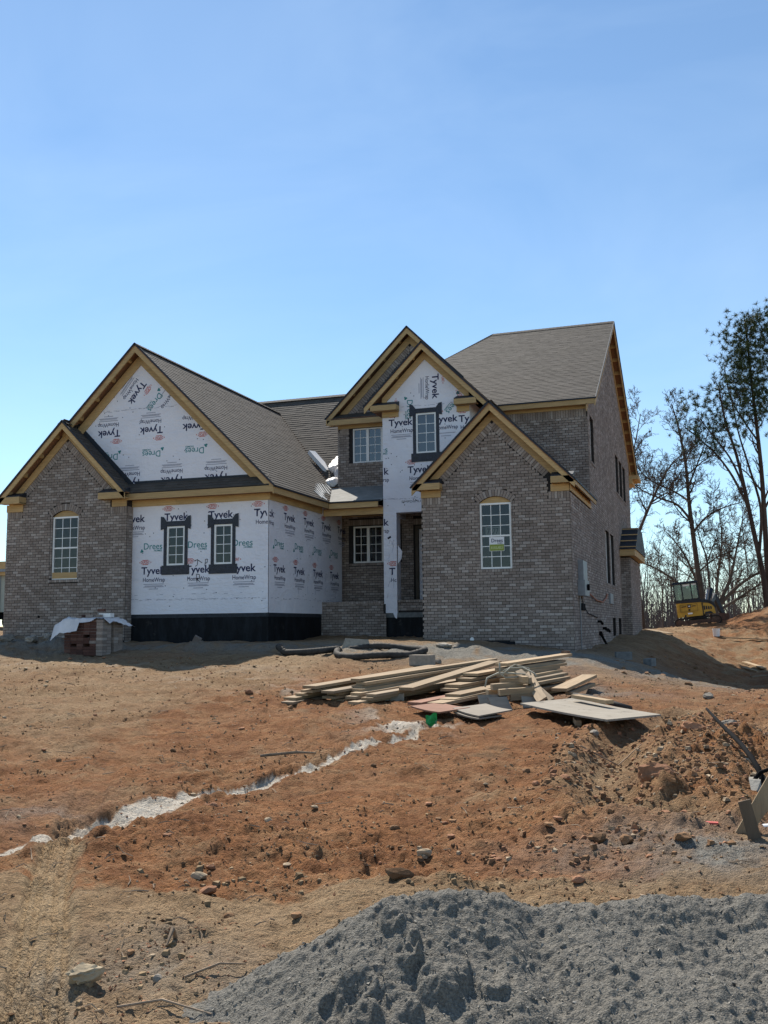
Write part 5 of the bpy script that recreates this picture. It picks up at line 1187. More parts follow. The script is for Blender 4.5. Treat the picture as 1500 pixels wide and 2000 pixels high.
E_ = [(-2.52, 17.04, 1.10, 2.2), (-2.60, 16.75, 1.055, 1.9), (-2.60, 16.60, 1.01, 1.8), (-2.60, 16.36, .965, 1.7), (-2.55, 16.29, .915, 1.6), (-2.47, 16.14, .868, 1.6), (-2.40, 15.98, .82, 1.5), (-2.50, 16.2, .775, 1.5), (-2.35, 15.95, .73, 1.5), (-2.42, 15.92, .685, 1.4), (-2.5, 15.9, .64, 1.4)]
for i, (x, y, z, L) in enumerate(E_):
    d = Vector((-.315, -.949, -.035)) * L
    if i == 0: board((x + d.x, y + d.y, z - .09), (x, y, z), .22, .045, 'weathered', 'bleached top plank of the far stack by the house corner', seed=120)
    else: board((x + d.x + R2(.03), y + d.y, z - .05 - .035 * L), (x + R2(.05), y, z - .05), .24, .042, 'wet_wood' if i % 2 else 'weathered', ('second', 'third', 'fourth', 'fifth', 'sixth', 'seventh', 'eighth', 'ninth', 'tenth', 'eleventh')[i - 1] + ' plank from the top in the far stack by the house corner', 'planks in the far stack', seed=121 + i)
board((-2.28, 14.60, .66), (-2.0, 15.95, .80), .24, .045, 'weathered', 'loose plank propped clear of the heap on its right', seed=140)
board((-2.16, 14.7, .60), (-1.93, 15.7, .68), .10, .05, 'wet_wood', 'stub under the loose propped plank', seed=141)
for i, (a, b, w, lab) in enumerate([((-3.15, 13.95, .73), (-2.75, 14.15, .76), .13, 'short offcut lying across the front of the jumbled blocks'), ((-3.0, 13.75, .67), (-2.55, 13.95, .70), .15, 'thick offcut second from the ground among the jumbled blocks'), ((-3.05, 14.15, .80), (-2.6, 14.05, .82), .11, 'offcut on top of the jumbled blocks'),
      ((-3.25, 14.1, .64), (-2.9, 14.3, .66), .14, 'offcut at the left of the jumbled blocks'), ((-2.85, 13.8, .60), (-2.4, 13.95, .62), .14, 'bottom offcut at the right of the jumbled blocks'), ((-2.95, 14.35, .88), (-2.65, 13.95, .84), .09, 'stick of lumber sloping forward over the jumbled blocks')]):
    board(a, b, w, .085, 'weathered' if i % 2 else 'wet_wood', lab, 'offcuts in front of the far stack', seed=150 + i, cat='offcut', name='offcut')
board((-2.86, 14.52, .93), (-2.24, 13.62, .57), .10, .045, 'wet_wood', 'long stick sloping from the top of the heap to the ply sheet', seed=160, roll=.4)
board((-2.72, 14.42, .90), (-2.36, 13.60, .58), .15, .03, 'wet_wood', 'board sliding down beside the long sloping stick', seed=161, roll=.6)
for i, (x, y, rz, lab) in enumerate([(-3.07, 13.60, .25, 'pale square of ply leaning on the jumbled blocks'), (-2.86, 13.42, .45, 'second leaning ply square in front of the first'), (-2.50, 13.72, .1, 'dull ply square standing right of the leaning pair')]):
    m = MB(); m.box(-.15, .15, -.011, .011, 0, .27); o = m.build('ply_square', M['sheet_ply']); o.location = (x, y, Hs(x, y) - .02); o.rotation_euler = (-.75, 0, rz + .3); tag(o, lab, 'offcut')
def slab(P, t, mt, name, lab, cat='sheet', sub=8):
    """a sheet given by its four top corners, slightly sagging"""
    a, b, c, d = [Vector(p) for p in P]; m = MB(); n = sub; o0 = (a + b + c + d) / 4; up = (b - a).cross(d - a).normalized(); up = up if up.z > 0 else -up
    for lay in (0, 1):
        for i in range(n + 1):
            for j in range(n + 1):
                u, v = i / n, j / n; p = (a * (1 - u) + b * u) * (1 - v) + (d * (1 - u) + c * u) * v; p = p - up * (.012 * math.sin(u * 3.1) + lay * t) - o0; m.v.append(tuple(p))
    q = (n + 1) ** 2
    for i in range(n):
        for j in range(n):
            k = i * (n + 1) + j; m.f.append((k, k + n + 1, k + n + 2, k + 1)); m.f.append((q + k, q + k + 1, q + k + n + 2, q + k + n + 1))
    ring = [i * (n + 1) for i in range(n)] + [n * (n + 1) + j for j in range(n)] + [i * (n + 1) + n for i in range(n, 0, -1)] + list(range(n, 0, -1))
    for i in range(len(ring)): k, l = ring[i], ring[(i + 1) % len(ring)]; m.f.append((k, l, q + l, q + k))
    ob = m.build(name, M[mt]); ob.location = o0; return tag(ob, lab, cat)
m, nt, b_ = new_mat('scuffed_ply'); v = pos(nt, 1.2, 8, 8, obj=True); n = noise(nt, 4, 5, .65, v, .3); n2 = noise(nt, 3.2, 5, .75, pos(nt, obj=True)); n4 = noise(nt, 9, 4, .8, pos(nt, obj=True))
c = mixc(nt, mapr(nt, n.outputs['Fac'], .3, .7), (.235, .205, .165), (.345, .31, .26)); c = mixc(nt, mapr(nt, n2.outputs['Fac'], .58, .66, 0, .7), c, (.07, .065, .06)); c = mixc(nt, mapr(nt, n4.outputs['Fac'], .62, .7, 0, .4), c, (.42, .39, .34))
nt.links.new(c, b_.inputs['Base Color']); setb(b_, .95, .08); bump(nt, b_, n.outputs['Fac'], .3, .004); M['scuffed'] = m
slab([(-2.51, 12.80, .60), (-1.22, 11.10, .57), (-.72, 12.45, .52), (-1.92, 13.58, .62)], .022, 'scuffed', 'plywood_sheet', 'large scuffed plywood sheet lying propped right of the lumber heap')
board((-1.7, 12.1, .47), (-1.62, 11.75, .46), .07, .06, 'wet_wood', 'block propping the left edge of the plywood sheet', seed=170, cat='offcut', name='offcut')
board((-1.86, 13.25, .665), (-1.36, 12.76, .635), .13, .045, 'weathered', 'short plank lying on the far side of the plywood sheet', seed=171)
slab([(-4.05, 12.91, .53), (-3.53, 12.52, .49), (-3.20, 12.86, .53), (-3.75, 13.35, .55)], .02, 'red_ply', 'ply_offcut', 'flat reddish ply offcut lying in front of the stepped stack')
slab([(-3.43, 12.82, .52), (-2.93, 12.22, .48), (-2.58, 12.62, .53), (-3.05, 13.15, .56)], .018, 'sheet_ply', 'ply_offcut', 'curled grey ply offcut lying right of the reddish one')
slab([(-3.40, 12.74, .48), (-2.93, 12.18, .45), (-2.70, 12.52, .47), (-3.10, 13.0, .50)], .018, 'sheet_ply', 'ply_offcut', 'second grey ply offcut underneath the curled one')
m = MB(); m.tube([(-2.0, 14.1, .62), (-1.8, 13.99, .61), (-1.5, 13.7, .57), (-1.15, 13.25, .52)], .035, 8); tag(m.build('dark_pipe', M['pipe'], smooth=True), 'dark plastic pipe running behind the plywood sheet', 'pipe')
m = MB(); m.tube([(-3.22, 13.85, .74), (-3.2, 13.9, .86), (-3.05, 14.0, .93), (-2.9, 14.1, .92), (-2.7, 14.2, .90)], .014, 6); m.tube([(-3.02, 13.93, 1.08), (-3.02, 13.93, .92), (-2.95, 14.0, .86), (-2.7, 14.05, .88)], .013, 6)
m.tube([(-3.0, 14.0, .90), (-2.9, 14.1, 1.0), (-2.72, 14.15, 1.0), (-2.55, 14.05, .93), (-2.5, 14.0, .88)], .012, 6); m.tube([(-3.0, 14.05, .95), (-2.85, 14.2, 1.04), (-2.65, 14.2, .99), (-2.6, 14.1, .9)], .010, 6)
M['strap'] = plain('strap', (.30, .28, .22), .7, .3, .2, 9, 0)
tag(m.build('strap_tangle', M['strap'], smooth=True), 'tangle of pale hose and strap on the jumbled offcuts', 'hose')
m = MB(); m.box(-.14, .14, -.08, .08, 0, .14); o = m.build('prop_block', M['concrete']); o.location = (-4.62, 13.95, Hs(-4.62, 13.95) - .02); o.rotation_euler = (0, 0, .3); tag(o, 'grey block under the middle stack of planks', 'block')
# concrete block near the coil
m = MB(); m.box(-.235, .235, -.16, .16, 0, .22); o = m.build('concrete_block', M['concrete']); o.location = (-6.0, 20.0, Hs(-6.0, 20.0) - .01); o.rotation_euler = (0, 0, -.12); tag(o, 'solid tan concrete block sitting by the black pipe coil', 'block')
m = MB(); m.prism([(-.36, 0, 0), (.36, 0, 0), (.3, 0, .26), (-.26, 0, .3)], (0, .16, 0)); o = m.build('concrete_slab', M['concrete']); o.location = (-8.25, 22.0, Hs(-8.25, 22.0) - .03); o.rotation_euler = (-.3, 0, .3); tag(o, 'broken pale slab half in shade behind the pipe coil', 'slab')
for i, (x, y) in enumerate(((-2.35, 25.7), (-1.75, 26.3))):
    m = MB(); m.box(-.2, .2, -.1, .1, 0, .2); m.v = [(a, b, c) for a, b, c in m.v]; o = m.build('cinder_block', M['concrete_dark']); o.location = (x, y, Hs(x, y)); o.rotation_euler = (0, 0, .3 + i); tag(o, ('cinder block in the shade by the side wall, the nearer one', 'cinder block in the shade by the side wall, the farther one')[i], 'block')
m = MB(); m.box(-.1, .1, -.05, .05, 0, .2); o = m.build('loose_brick', M['brick']); o.location = (-13.4, 23.4, Hs(-13.4, 23.4) + .02); o.rotation_euler = (.3, .5, .4); tag(o, 'loose brick tipped against the dark foundation', 'brick')
# black corrugated drain pipe, coiled
P = []
for k in range(60):
    t = k / 59
    if t < .70:
        a = math.radians(150 - 345 * t / .70); P.append((-7.45 + (1.02 + .06 * math.sin(5 * a)) * math.cos(a), 21.35 + (.95 + .05 * math.sin(3 * a)) * math.sin(a) , .02 * math.sin(4 * a) - .03))
    else:
        q = (t - .70) / .30; a = math.radians(150 - 345); x0, y0 = -7.45 + 1.02 * math.cos(a), 21.35 + .95 * math.sin(a)
        P.append((x0 + (-9.7 - x0) * q, y0 + (20.75 - y0) * q - .55 * math.sin(q * 3.14), .10 * max(0, q - .8) * 8))
def coil(P, rad, lift):
    m = MB(); n = len(P) * 3; path = []; rr = []
    for i in range(n):
        f = i / (n - 1) * (len(P) - 1); k = min(int(f), len(P) - 2); u = f - k; x = P[k][0] * (1 - u) + P[k + 1][0] * u; y = P[k][1] * (1 - u) + P[k + 1][1] * u; h = P[k][2]
        path.append((x, y, float(base_ground(x, y)) + rad + h + lift * (1 + .5 * math.sin(i * .05)))); rr.append(rad * (1 + .10 * (i % 2)))
    m.tube(path, rr, 10); return m
tag(coil(P, .072, .02).build('drain_pipe_coil', M['pipe'], smooth=True), 'dusty black corrugated drain pipe coiled in front of the porch', 'pipe')
# green marker flag
fx, fy = -3.40, 11.82; z0 = Hs(fx, fy); m = MB(); m.tube([(fx + .02, fy, z0 - .02), (fx + .02, fy, z0 + .10)], .004, 5)
fl = thing('marker_flag', 'small bright green marker flag stuck in the clay by the white rill', 'flag', (fx, fy, z0)); m.build('wire', M['metal'], fl)
M['green'] = plain('flag_green', (.01, .25, .06), .6, .3, .1, 6, 0); m = MB(); n = 6
for i in range(n + 1):
    for j in range(4): u, w_ = i / n, j / 3; m.v.append((fx + .03 - .145 * u, fy + .02 * math.sin(u * 6 + j), z0 + .055 + .095 * w_ + .045 * (1 - u) * w_ - .06 * u * (1 - w_) + .012 * math.sin(u * 8)))
m.f = [(i * 4 + j, i * 4 + 4 + j, i * 4 + 5 + j, i * 4 + 1 + j) for i in range(n) for j in range(3)]; m.build('flag_sheet', M['green'], fl)

# ---------------------------------------------------------------- two packs of brick under a plastic sheet
bx0, by0 = -15.62, 20.75; zb = float(base_ground(-15.1, 21.1)) - .02
bmsh = {}
for key, mt in (('r', 'red_brick'), ('g', 'brick')):
    m = MB(); m.box(-.091, .091, -.09, .09, 0, .068); bmsh[key] = m.mesh('brick', M[mt])
packs = []
for pk, (y0, lab) in enumerate(((by0, 'front pack of new red-sided bricks on the ground by the left gable'), (by0 + .50, 'rear pack of bricks behind the front one'))):
    t = thing('brick_pack', lab, 'brick pack', (bx0 + .47, y0 + .19, zb)); packs.append(t)
    for row in range(12):
        for c_ in range(6):
            for dp in range(2):
                if 0 < c_ < 5 and dp == 1 and row < 11: continue
                if random.random() < .02: continue
                o = bpy.data.objects.new('brick', bmsh['g' if (c_ == 5 or random.random() < .04) else 'r']); COL.objects.link(o); o.parent = t
                o.location = (-.376 + .188 * c_ + R2(.004), -.095 + .19 * dp + R2(.006) - (.0 if row else 0), row * .0745); o.rotation_euler = (0, 0, R2(.02))
topz = zb + 12 * .0745 + .004
m = MB(); nx, ny = 44, 40; X0, X1, Y0, Y1 = bx0 - .02, bx0 + 1.12, by0 - .01, by0 + .90
for i in range(nx + 1):
    for j in range(ny + 1):
        u = -16.02 + 1.95 * i / nx; v_ = 20.32 + 1.45 * j / ny
        ox = max(X0 - u, 0, u - X1); oy = max(Y0 - v_, 0, v_ - Y1); wr = float(fbm(np.array([u]), np.array([v_]), .28, 3, 33)[0])
        z = topz + .012 + .07 * abs(wr) if ox + oy == 0 else topz + .03 - .42 * ox - .85 * oy * (1 - .25 * (u - X0)) + .10 * wr
        m.v.append((u + (X0 - u) * .30 * (u < X0) + (X1 - u) * .35 * (u > X1), v_ + (Y0 - v_) * .62 * (v_ < Y0) + .03 * wr, z))
for i in range(nx):
    for j in range(ny):
        u = i / nx; jj = j / ny
        if jj < .16 and u > .44: continue                             # the right half of the front is uncovered
        if jj < .34 and u > .44 + (jj) * .9: continue
        if u > .9 and jj < .55: continue
        k = i * (ny + 1) + j; m.f.append((k, k + ny + 1, k + ny + 2, k + 1))
m2, nt, b_ = new_mat('plastic_sheet'); n = noise(nt, 3.5, 5, .65, pos(nt), .5); nt.links.new(mixc(nt, mapr(nt, n.outputs['Fac'], .35, .7), (.50, .48, .48), (.68, .66, .66)), b_.inputs['Base Color']); setb(b_, .35, .45); bump(nt, b_, n.outputs['Fac'], .5, .05); M['plastic'] = m2
sh = tag(m.build('plastic_sheet', M['plastic'], smooth=True), 'crumpled white plastic sheet thrown over the brick packs', 'plastic sheet')
for i, (x, y, h, rz, mt, lab) in enumerate(((-15.05, 21.0, .0, .2, 'brick', 'loose brick lying on the plastic sheet, left one of its row'), (-14.82, 21.05, .0, -.3, 'brick', 'loose brick on the plastic sheet beside the white block'), (-15.25, 21.1, .0, .9, 'red_brick', 'reddish loose brick on the plastic sheet'), (-14.95, 21.35, .0, .1, 'red_brick', 'lower brick of the little red pile on the plastic sheet'), (-14.95, 21.35, .075, .3, 'brick', 'middle brick of the little red pile on the plastic sheet'), (-14.95, 21.35, .15, .0, 'red_brick', 'top brick of the little red pile on the plastic sheet'))):
    mm = MB(); mm.box(-.095, .095, -.045, .045, 0, .07); o = mm.build('loose_brick', M[mt]); o.location = (x, y, topz + .05 + h); o.rotation_euler = (0, 0, rz); tag(o, lab, 'brick')
mm = MB(); mm.box(-.16, .16, -.1, .1, 0, .10); o = mm.build('white_block', M['vinyl']); o.location = (-14.70, 21.2, topz + .05); o.rotation_euler = (0, 0, .1); tag(o, 'white foam block on top of the brick packs', 'block')

# ---------------------------------------------------------------- things left on the roof valley
M['white_wrap'] = plain('white_plastic_wrap', (.66, .62, .60), .45, .4, .12, 5, .8, 7, bdist=.08)
def lump(cx, cy, cz, sx, sy, sz, name, lab, seed):
    me = rock_mesh(seed, 3, 1.0, .35); me.materials.append(M['white_wrap']); o = bpy.data.objects.new(name, me); COL.objects.link(o); me.polygons.foreach_set('use_smooth', [True] * len(me.polygons))
    o.location = (cx, cy, cz); o.scale = (sx, sy, sz); o.rotation_euler = (.75, 0, .2); return tag(o, lab, 'bundle')
lump(-12.55, 31.75, 7.32, .42, .46, .22, 'wrapped_bundle', 'big white plastic-wrapped bundle in the roof valley', 701)
lump(-12.32, 31.35, 6.95, .22, .40, .20, 'wrapped_bundle', 'white bundle slumped against the brick gable wall on the roof', 702)
lump(-12.42, 30.95, 6.60, .26, .26, .12, 'wrapped_bundle', 'low white bundle at the bottom of the roof valley', 703)
board((-13.70, 32.05, 7.92), (-12.86, 31.66, 7.10), .30, .14, 'vinyl', 'long white-topped box lying down the valley slope of the roof', seed=180, cat='box', name='long_box')

# ---------------------------------------------------------------- right foreground: crossed boards, rod, bag, pipe
def up_board(P, t, mt, name, lab, cat='board'):
    m = MB(); a, b, c, d = [Vector(p) for p in P]; n = (b - a).cross(d - a).normalized(); o0 = (a + b + c + d) / 4
    m.prism([p - o0 for p in (a, b, c, d)], n * t); o = m.build(name, M[mt]); o.location = o0; return tag(o, lab, cat)
M['stake'] = wood('stake_wood', (.27, .20, .125), .2, 2, .8, .1, .35); M['stake_dark'] = wood('stake_dark', (.125, .092, .063), .25, 2, .8, .1, .4)
up_board([(.059, 6.85, .456), (.134, 6.85, .479), (.217, 6.84, .13), (.13, 6.84, .14)], .022, 'stake_dark', 'wooden_stake', 'dark short stake standing in front of the pale leaning board', 'stake')
up_board([(.255, 7.0, .610), (.335, 7.0, .52), (.07, 6.96, .15), (.004, 6.96, .19)], .02, 'stake', 'wooden_stake', 'pale board leaning behind the dark short stake', 'stake')
m = MB(); m.tube([(-.162, 10.5, .753), (-.057, 10.0, .681), (.038, 9.5, .628), (.124, 9.1, .576), (.188, 8.7, .525), (.238, 8.5, .456), (.262, 8.4, .383), (.275, 8.35, .25)], [.013, .017, .020, .021, .022, .023, .023, .023], 7); tag(m.build('bent_rod', M['black'], smooth=True), 'long bent black rod rising out of the rubbish at the right', 'rod')
m = MB(); m.tube([(.19, 8.3, .36), (.209, 8.3, .402), (.249, 8.3, .45), (.305, 8.3, .472), (.42, 8.3, .44)], .016, 7); tag(m.build('black_hose', M['black'], smooth=True), 'black hose looped over the grey bag by the rod', 'hose')
M['bag'] = plain('cement_bag', (.24, .225, .195), .85, .2, .3, 6, .5, 14, bdist=.02)
m = MB(); m.tube([(.02, 8.6, .28), (.08, 8.58, .30), (.16, 8.56, .31), (.24, 8.5, .32), (.34, 8.45, .32)], [.006, .045, .065, .07, .06], 9); tag(m.build('grey_bag', M['bag'], smooth=True), 'crumpled grey bag lying with its tip to the left', 'bag')
m = MB(); m.prism([(.16, 8.25, .40), (.245, 8.22, .40), (.26, 8.1, .24), (.18, 8.05, .27)], (0, .05, 0)); tag(m.build('bag_flap', M['bag']), 'stiff grey paper scrap standing beside the grey bag', 'scrap')
m = MB(); m.tube([(.205, 7.1, .252), (.5, 7.25, .262)], .028, 14, cap=False); m.tube([(.205, 7.1, .252), (.5, 7.25, .262)], .022, 14, cap=False); tag(m.build('white_pipe', M['vinyl'], smooth=True), 'short white plastic pipe lying behind the dark stake', 'pipe')
m = MB(); m.box(-.05, .05, -.02, .02, 0, .012); o = m.build('red_scrap', M['red_print']); o.location = (-.12, 7.1, Hs(-.12, 7.1) + .005); tag(o, 'scrap of red tape on the grey dust', 'scrap')
# loose lumber on the hillside and by the house
for i, (a, b, w, lab) in enumerate((((.12, 47.5, 0), (3.0, 47.0, 0), .22, 'long pale plank lying level on the hillside by the white bucket'), ((.9, 43.0, 0), (1.55, 41.2, 0), .22, 'short pale plank on the slope above the long slanting one'), ((1.0, 38.0, 0), (3.4, 39.3, 0), .16, 'long pale stick slanting up the slope'), ((-3.2, 47.0, 0), (-2.1, 45.6, 0), .3, 'pale plank in the sun beyond the side porch'), ((.75, 41.0, 0), (1.3, 40.4, 0), .12, 'small pale splinter below the short plank'))):
    board((a[0], a[1], Hs(a[0], a[1]) + .06), (b[0], b[1], Hs(b[0], b[1]) + .06), w, .05, 'weathered', lab, seed=200 + i)
m = MB(); m.tube([(0, 0, 0), (0, 0, .36)], [.15, .18], 14); o = m.build('white_bucket', M['vinyl']); o.location = (-.15, 48.5, Hs(-.15, 48.5)); tag(o, 'white bucket standing by the excavator track', 'bucket')

# ---------------------------------------------------------------- mini excavator
M['yellow'] = plain('machine_yellow', (.50, .285, .035), .5, .4, .15, 3, .05, 20, obj=True); M['machine_black'] = plain('machine_black', (.014, .016, .02), .5, .4, .3, 5, .1, 20, obj=True)
M['track_rubber'] = plain('track_rubber', (.035, .028, .024), .85, .2, .4, 6, .3, 20, obj=True); M['brown_steel'] = plain('dusty_steel', (.10, .06, .045), .8, .25, .4, 6, .2, 20, obj=True)
ex = thing('mini_excavator', 'yellow and black mini excavator parked on the rise by the trees', 'excavator', (-1.0, 54.0, Hs(-1.0, 54.0) - .02), .0, rot=(0, -.10, 0))
def rrect(L, h, n=8):
    r = h / 2; return [(-L / 2 + r + r * math.cos(a), r + r * math.sin(a)) for a in np.linspace(math.pi / 2, 3 * math.pi / 2, n)] + [(L / 2 - r + r * math.cos(a), r + r * math.sin(a)) for a in np.linspace(-math.pi / 2, math.pi / 2, n)]
for y0 in (-.80, .45):
    m = MB(); o_ = rrect(2.35, .46); i_ = rrect(2.24, .35)
    for k in range(len(o_)):
        a, b, c, d = o_[k], o_[(k + 1) % len(o_)], i_[(k + 1) % len(o_)], i_[k]
        m.hexa([(a[0], y0, a[1]), (b[0], y0, b[1]), (c[0], y0, c[1] + .055), (d[0], y0, d[1] + .055), (a[0], y0 + .35, a[1]), (b[0], y0 + .35, b[1]), (c[0], y0 + .35, c[1] + .055), (d[0], y0 + .35, d[1] + .055)])
    for k in range(26):
        x = -1.0 + 2.0 * k / 25; m.box(x - .025, x + .025, y0, y0 + .35, -.02, .01); m.box(x - .025, x + .025, y0, y0 + .35, .45, .48)
    t = local(m, 'track', M['track_rubber'], ex); m = MB(); m.box(-.85, .85, y0 + .06, y0 + .30, .13, .33); f = local(m, 'track_frame', M['brown_steel'], t)
    for x in (-.95, .95): m = MB(); m.tube([(x, y0 + .02, .23), (x, y0 + .33, .23)], .165, 16); m.tube([(x, y0 - .01, .23), (x, y0 + .02, .23)], .08, 12); local(m, 'sprocket', M['brown_steel'], t)
    for x in (-.5, 0, .5): m = MB(); m.tube([(x, y0 + .03, .12), (x, y0 + .32, .12)], .07, 10); local(m, 'roller', M['brown_steel'], t)
m = MB(); m.tube([(0, 0, .30), (0, 0, .56)], .45, 18); m.box(-.5, .5, -.5, .5, .22, .36); local(m, 'undercarriage', M['machine_black'], ex)
# upper body: flat yellow rear panel, curved side with vents
m = MB(); m.prism([(-.98, -.72, .52), (.28, -.80, .52), (.28, -.80, 1.20), (-.98, -.72, 1.26)], (0, 1.2, 0)); body = local(m, 'body', M['yellow'], ex)
m = MB(); prof = [(.285, .56), (.92, .56), (.88, .86), (.78, 1.02), (.62, 1.12), (.285, 1.19)]; m.prism([(x, -.76, z) for x, z in prof], (0, 1.1, 0)); side = local(m, 'side_cover', M['yellow'], ex)
m = MB()
for k in range(4): m.box(.36 + .11 * k, .43 + .11 * k, -.775, -.758, .80, 1.0 - .02 * k)
m.box(.30, .34, -.785, -.755, .56, 1.18); m.prism([(.36, -.775, .57), (.80, -.775, .57), (.70, -.775, .70), (.42, -.775, .68)], (0, .02, 0)); local(m, 'vent_grille', M['machine_black'], side)
m = MB(); m.prism([(-1.0, -.76, 1.262), (.30, -.82, 1.202), (.64, -.78, 1.125), (.82, -.78, 1.02), (.95, -.78, .80), (.99, -.78, .90), (.88, -.78, 1.14), (.68, -.78, 1.28), (.30, -.82, 1.36), (-1.0, -.76, 1.36)], (0, 1.2, 0)); local(m, 'hood', M['machine_black'], ex)
m = MB(); m.box(-.80, -.79, -.80, -.745, .78, 1.15); m.box(.06, .07, -.80, -.76, .78, 1.15); m.box(-.80, .07, -.80, -.76, 1.14, 1.15); m.box(-.80, .07, -.80, -.76, .78, .79); hatch = local(m, 'hatch', M['machine_black'], ex)
m = MB(); m.box(-.42, -.26, -.80, -.765, .98, 1.12); m.box(-.40, -.31, -.80, -.765, .82, .91); m.box(-.72, -.50, -.795, -.765, 1.03, 1.07); m.box(-.20, -.02, -.80, -.765, 1.03, 1.07); m.box(-.62, -.55, -.80, -.76, .50, .62); local(m, 'emblem', M['machine_black'], hatch)
m = MB(); m.box(-.38, -.29, -.81, -.79, 1.03, 1.08); m.box(-.45, -.22, -.80, -.77, .64, .72); local(m, 'decal', M['vinyl'], hatch)
# cab
m = MB()
for x, y in ((-1.02, -.62), (-.62, -.62), (-.16, -.62), (.16, -.62), (.16, .55), (-1.02, .55), (-.5, .55)): m.box(x, x + .065, y, y + .065, 1.34, 2.28)
m.box(-1.05, .24, -.66, .64, 1.32, 1.42); m.prism([(-1.08, -.70, 2.24), (.26, -.70, 2.24), (.22, -.66, 2.36), (-1.02, -.66, 2.36)], (0, 1.34, 0)); cab_ = local(m, 'cab', M['machine_black'], ex)
for x0, x1 in ((-.955, -.62), (-.555, -.16), (-.095, .16)): m = MB(); m.box(x0, x1, -.60, -.595, 1.44, 2.22); local(m, 'cab_window', M['cab_glass'], cab_)
m = MB(); m.box(-.52, -.18, -.63, -.60, 2.12, 2.20); m.box(-.07, .15, -.63, -.60, 2.14, 2.20); local(m, 'blind', M['vinyl'], cab_)
m = MB(); m.box(-.7, -.2, -.1, .3, 1.42, 1.6); m.prism([(-.65, -.2, 1.5), (-.25, -.2, 1.5), (-.28, -.28, 2.0), (-.62, -.28, 2.0)], (0, .1, 0)); local(m, 'seat', M['bag'], cab_)
m = MB(); m.prism([(.35, .5, .9), (.55, .5, .9), (.82, 1.6, 1.9), (.66, 1.6, 2.0)], (.16, .0, 0)); m.bar((.62, .6, 1.0), (.95, 2.4, 1.55), .2, .28); m.bar((.95, 2.4, 1.6), (1.25, 2.7, .55), .18, .22); local(m, 'boom', M['machine_black'], ex)
m = MB(); m.tube([(.50, .2, 1.25), (.66, .9, 1.85)], .05, 8); local(m, 'hydraulic_ram', M['metal'], ex)
m = MB(); m.prism([(1.0, 2.5, .0), (1.5, 2.5, .0), (1.6, 2.5, .5), (1.05, 2.5, .6)], (0, .5, 0)); local(m, 'bucket', M['brown_steel'], ex)

# ---------------------------------------------------------------- trailer glimpsed past the left corner of the house
M['trailer_side'] = plain('trailer_side', (.34, .36, .32), .6, .3, .12, 2, .05, 20)
tr = thing('box_trailer', 'pale box trailer with a tan top standing past the left house corner', 'trailer', (-31.0, 36.0, Hs(-31, 36)))
zt = Hs(-30, 36); m = MB(); m.box(-36, -29.6, 35.2, 37.6, zt + .75, zt + 2.35); sd_ = m.build('box_side', M['trailer_side'], tr)
for x in (-29.95, -30.6, -31.4, -32.2): m = MB(); m.box(x, x + .05, 35.17, 35.2, zt + .75, zt + 2.35); m.build('panel_rib', M['metal'], sd_)
m = MB(); m.box(-36.1, -29.5, 35.0, 37.7, zt + 2.35, zt + 2.5); m.build('top_rail', M['pine'], tr); m = MB(); m.box(-36.1, -29.4, 34.9, 37.7, zt + 2.5, zt + 2.62); m.build('roof_edge', M['metal'], tr); m = MB(); m.box(-36.1, -29.4, 34.9, 37.8, zt + 2.62, zt + 2.95); m.build('roof', M['pine'], tr)
m = MB(); m.box(-36, -29.7, 35.4, 37.4, zt + .45, zt + .72); m.build('chassis', M['black'], tr)
for x in (-31.2, -32.3):
    for yy in (35.3, 37.3): m = MB(); m.tube([(x, yy, zt + .36), (x, yy + .22, zt + .36)], .36, 18); w_ = m.build('wheel', M['black'], tr); m = MB(); m.tube([(x, yy - .01, zt + .36), (x, yy + .02, zt + .36)], .2, 14); m.build('rim', M['metal'], w_)
# ---------------------------------------------------------------- trees
def bark(name, col): 
    m, nt, b = new_mat(name); n = noise(nt, 3.5, 4, .7, pos(nt, 1, 1, .25)); nt.links.new(mixc(nt, mapr(nt, n.outputs['Fac'], .35, .68), tuple(c * .6 for c in col), tuple(c * 1.35 for c in col)), b.inputs['Base Color']); setb(b, .92, .12); bump(nt, b, n.outputs['Fac'], .6, .04); return m
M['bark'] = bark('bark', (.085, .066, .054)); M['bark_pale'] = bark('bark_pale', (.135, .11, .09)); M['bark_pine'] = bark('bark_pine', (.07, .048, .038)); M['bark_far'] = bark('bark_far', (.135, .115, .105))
M['needle'] = plain('pine_needle', (.040, .062, .020), .7, .3, .4, 2.5, 0, rnd=.35)

def grow(mb, r, p, d, L, rad, lev, maxlev, up=.12, spread=.9, kids=(12, 6, 5, 3), tips=None, taper=.25):
    """one limb and everything that grows from it"""
    n = (7, 6, 4, 3, 2)[min(lev, 4)]; P = [Vector(p)]; R = [rad]; dd = Vector(d).normalized()
    for i in range(n):
        w = (.10, .20, .26, .30, .3)[min(lev, 4)]
        dd = (dd + Vector((r.uniform(-w, w), r.uniform(-w, w), r.uniform(-w, w) + up * (1 if lev else .3)))).normalized()
        P.append(P[-1] + dd * (L / n)); R.append(rad * (1 - (1 - taper) * (i + 1) / n))
    mb.tube(P, R, (8, 6, 4, 3, 3)[min(lev, 4)], cap=False)
    if tips is not None and lev >= maxlev - 1: tips.append(P[-1])
    if lev >= maxlev: return
    branch_off(mb, r, P, R, lev, maxlev, L, up, spread, kids, tips, .28 if lev == 0 else .2)

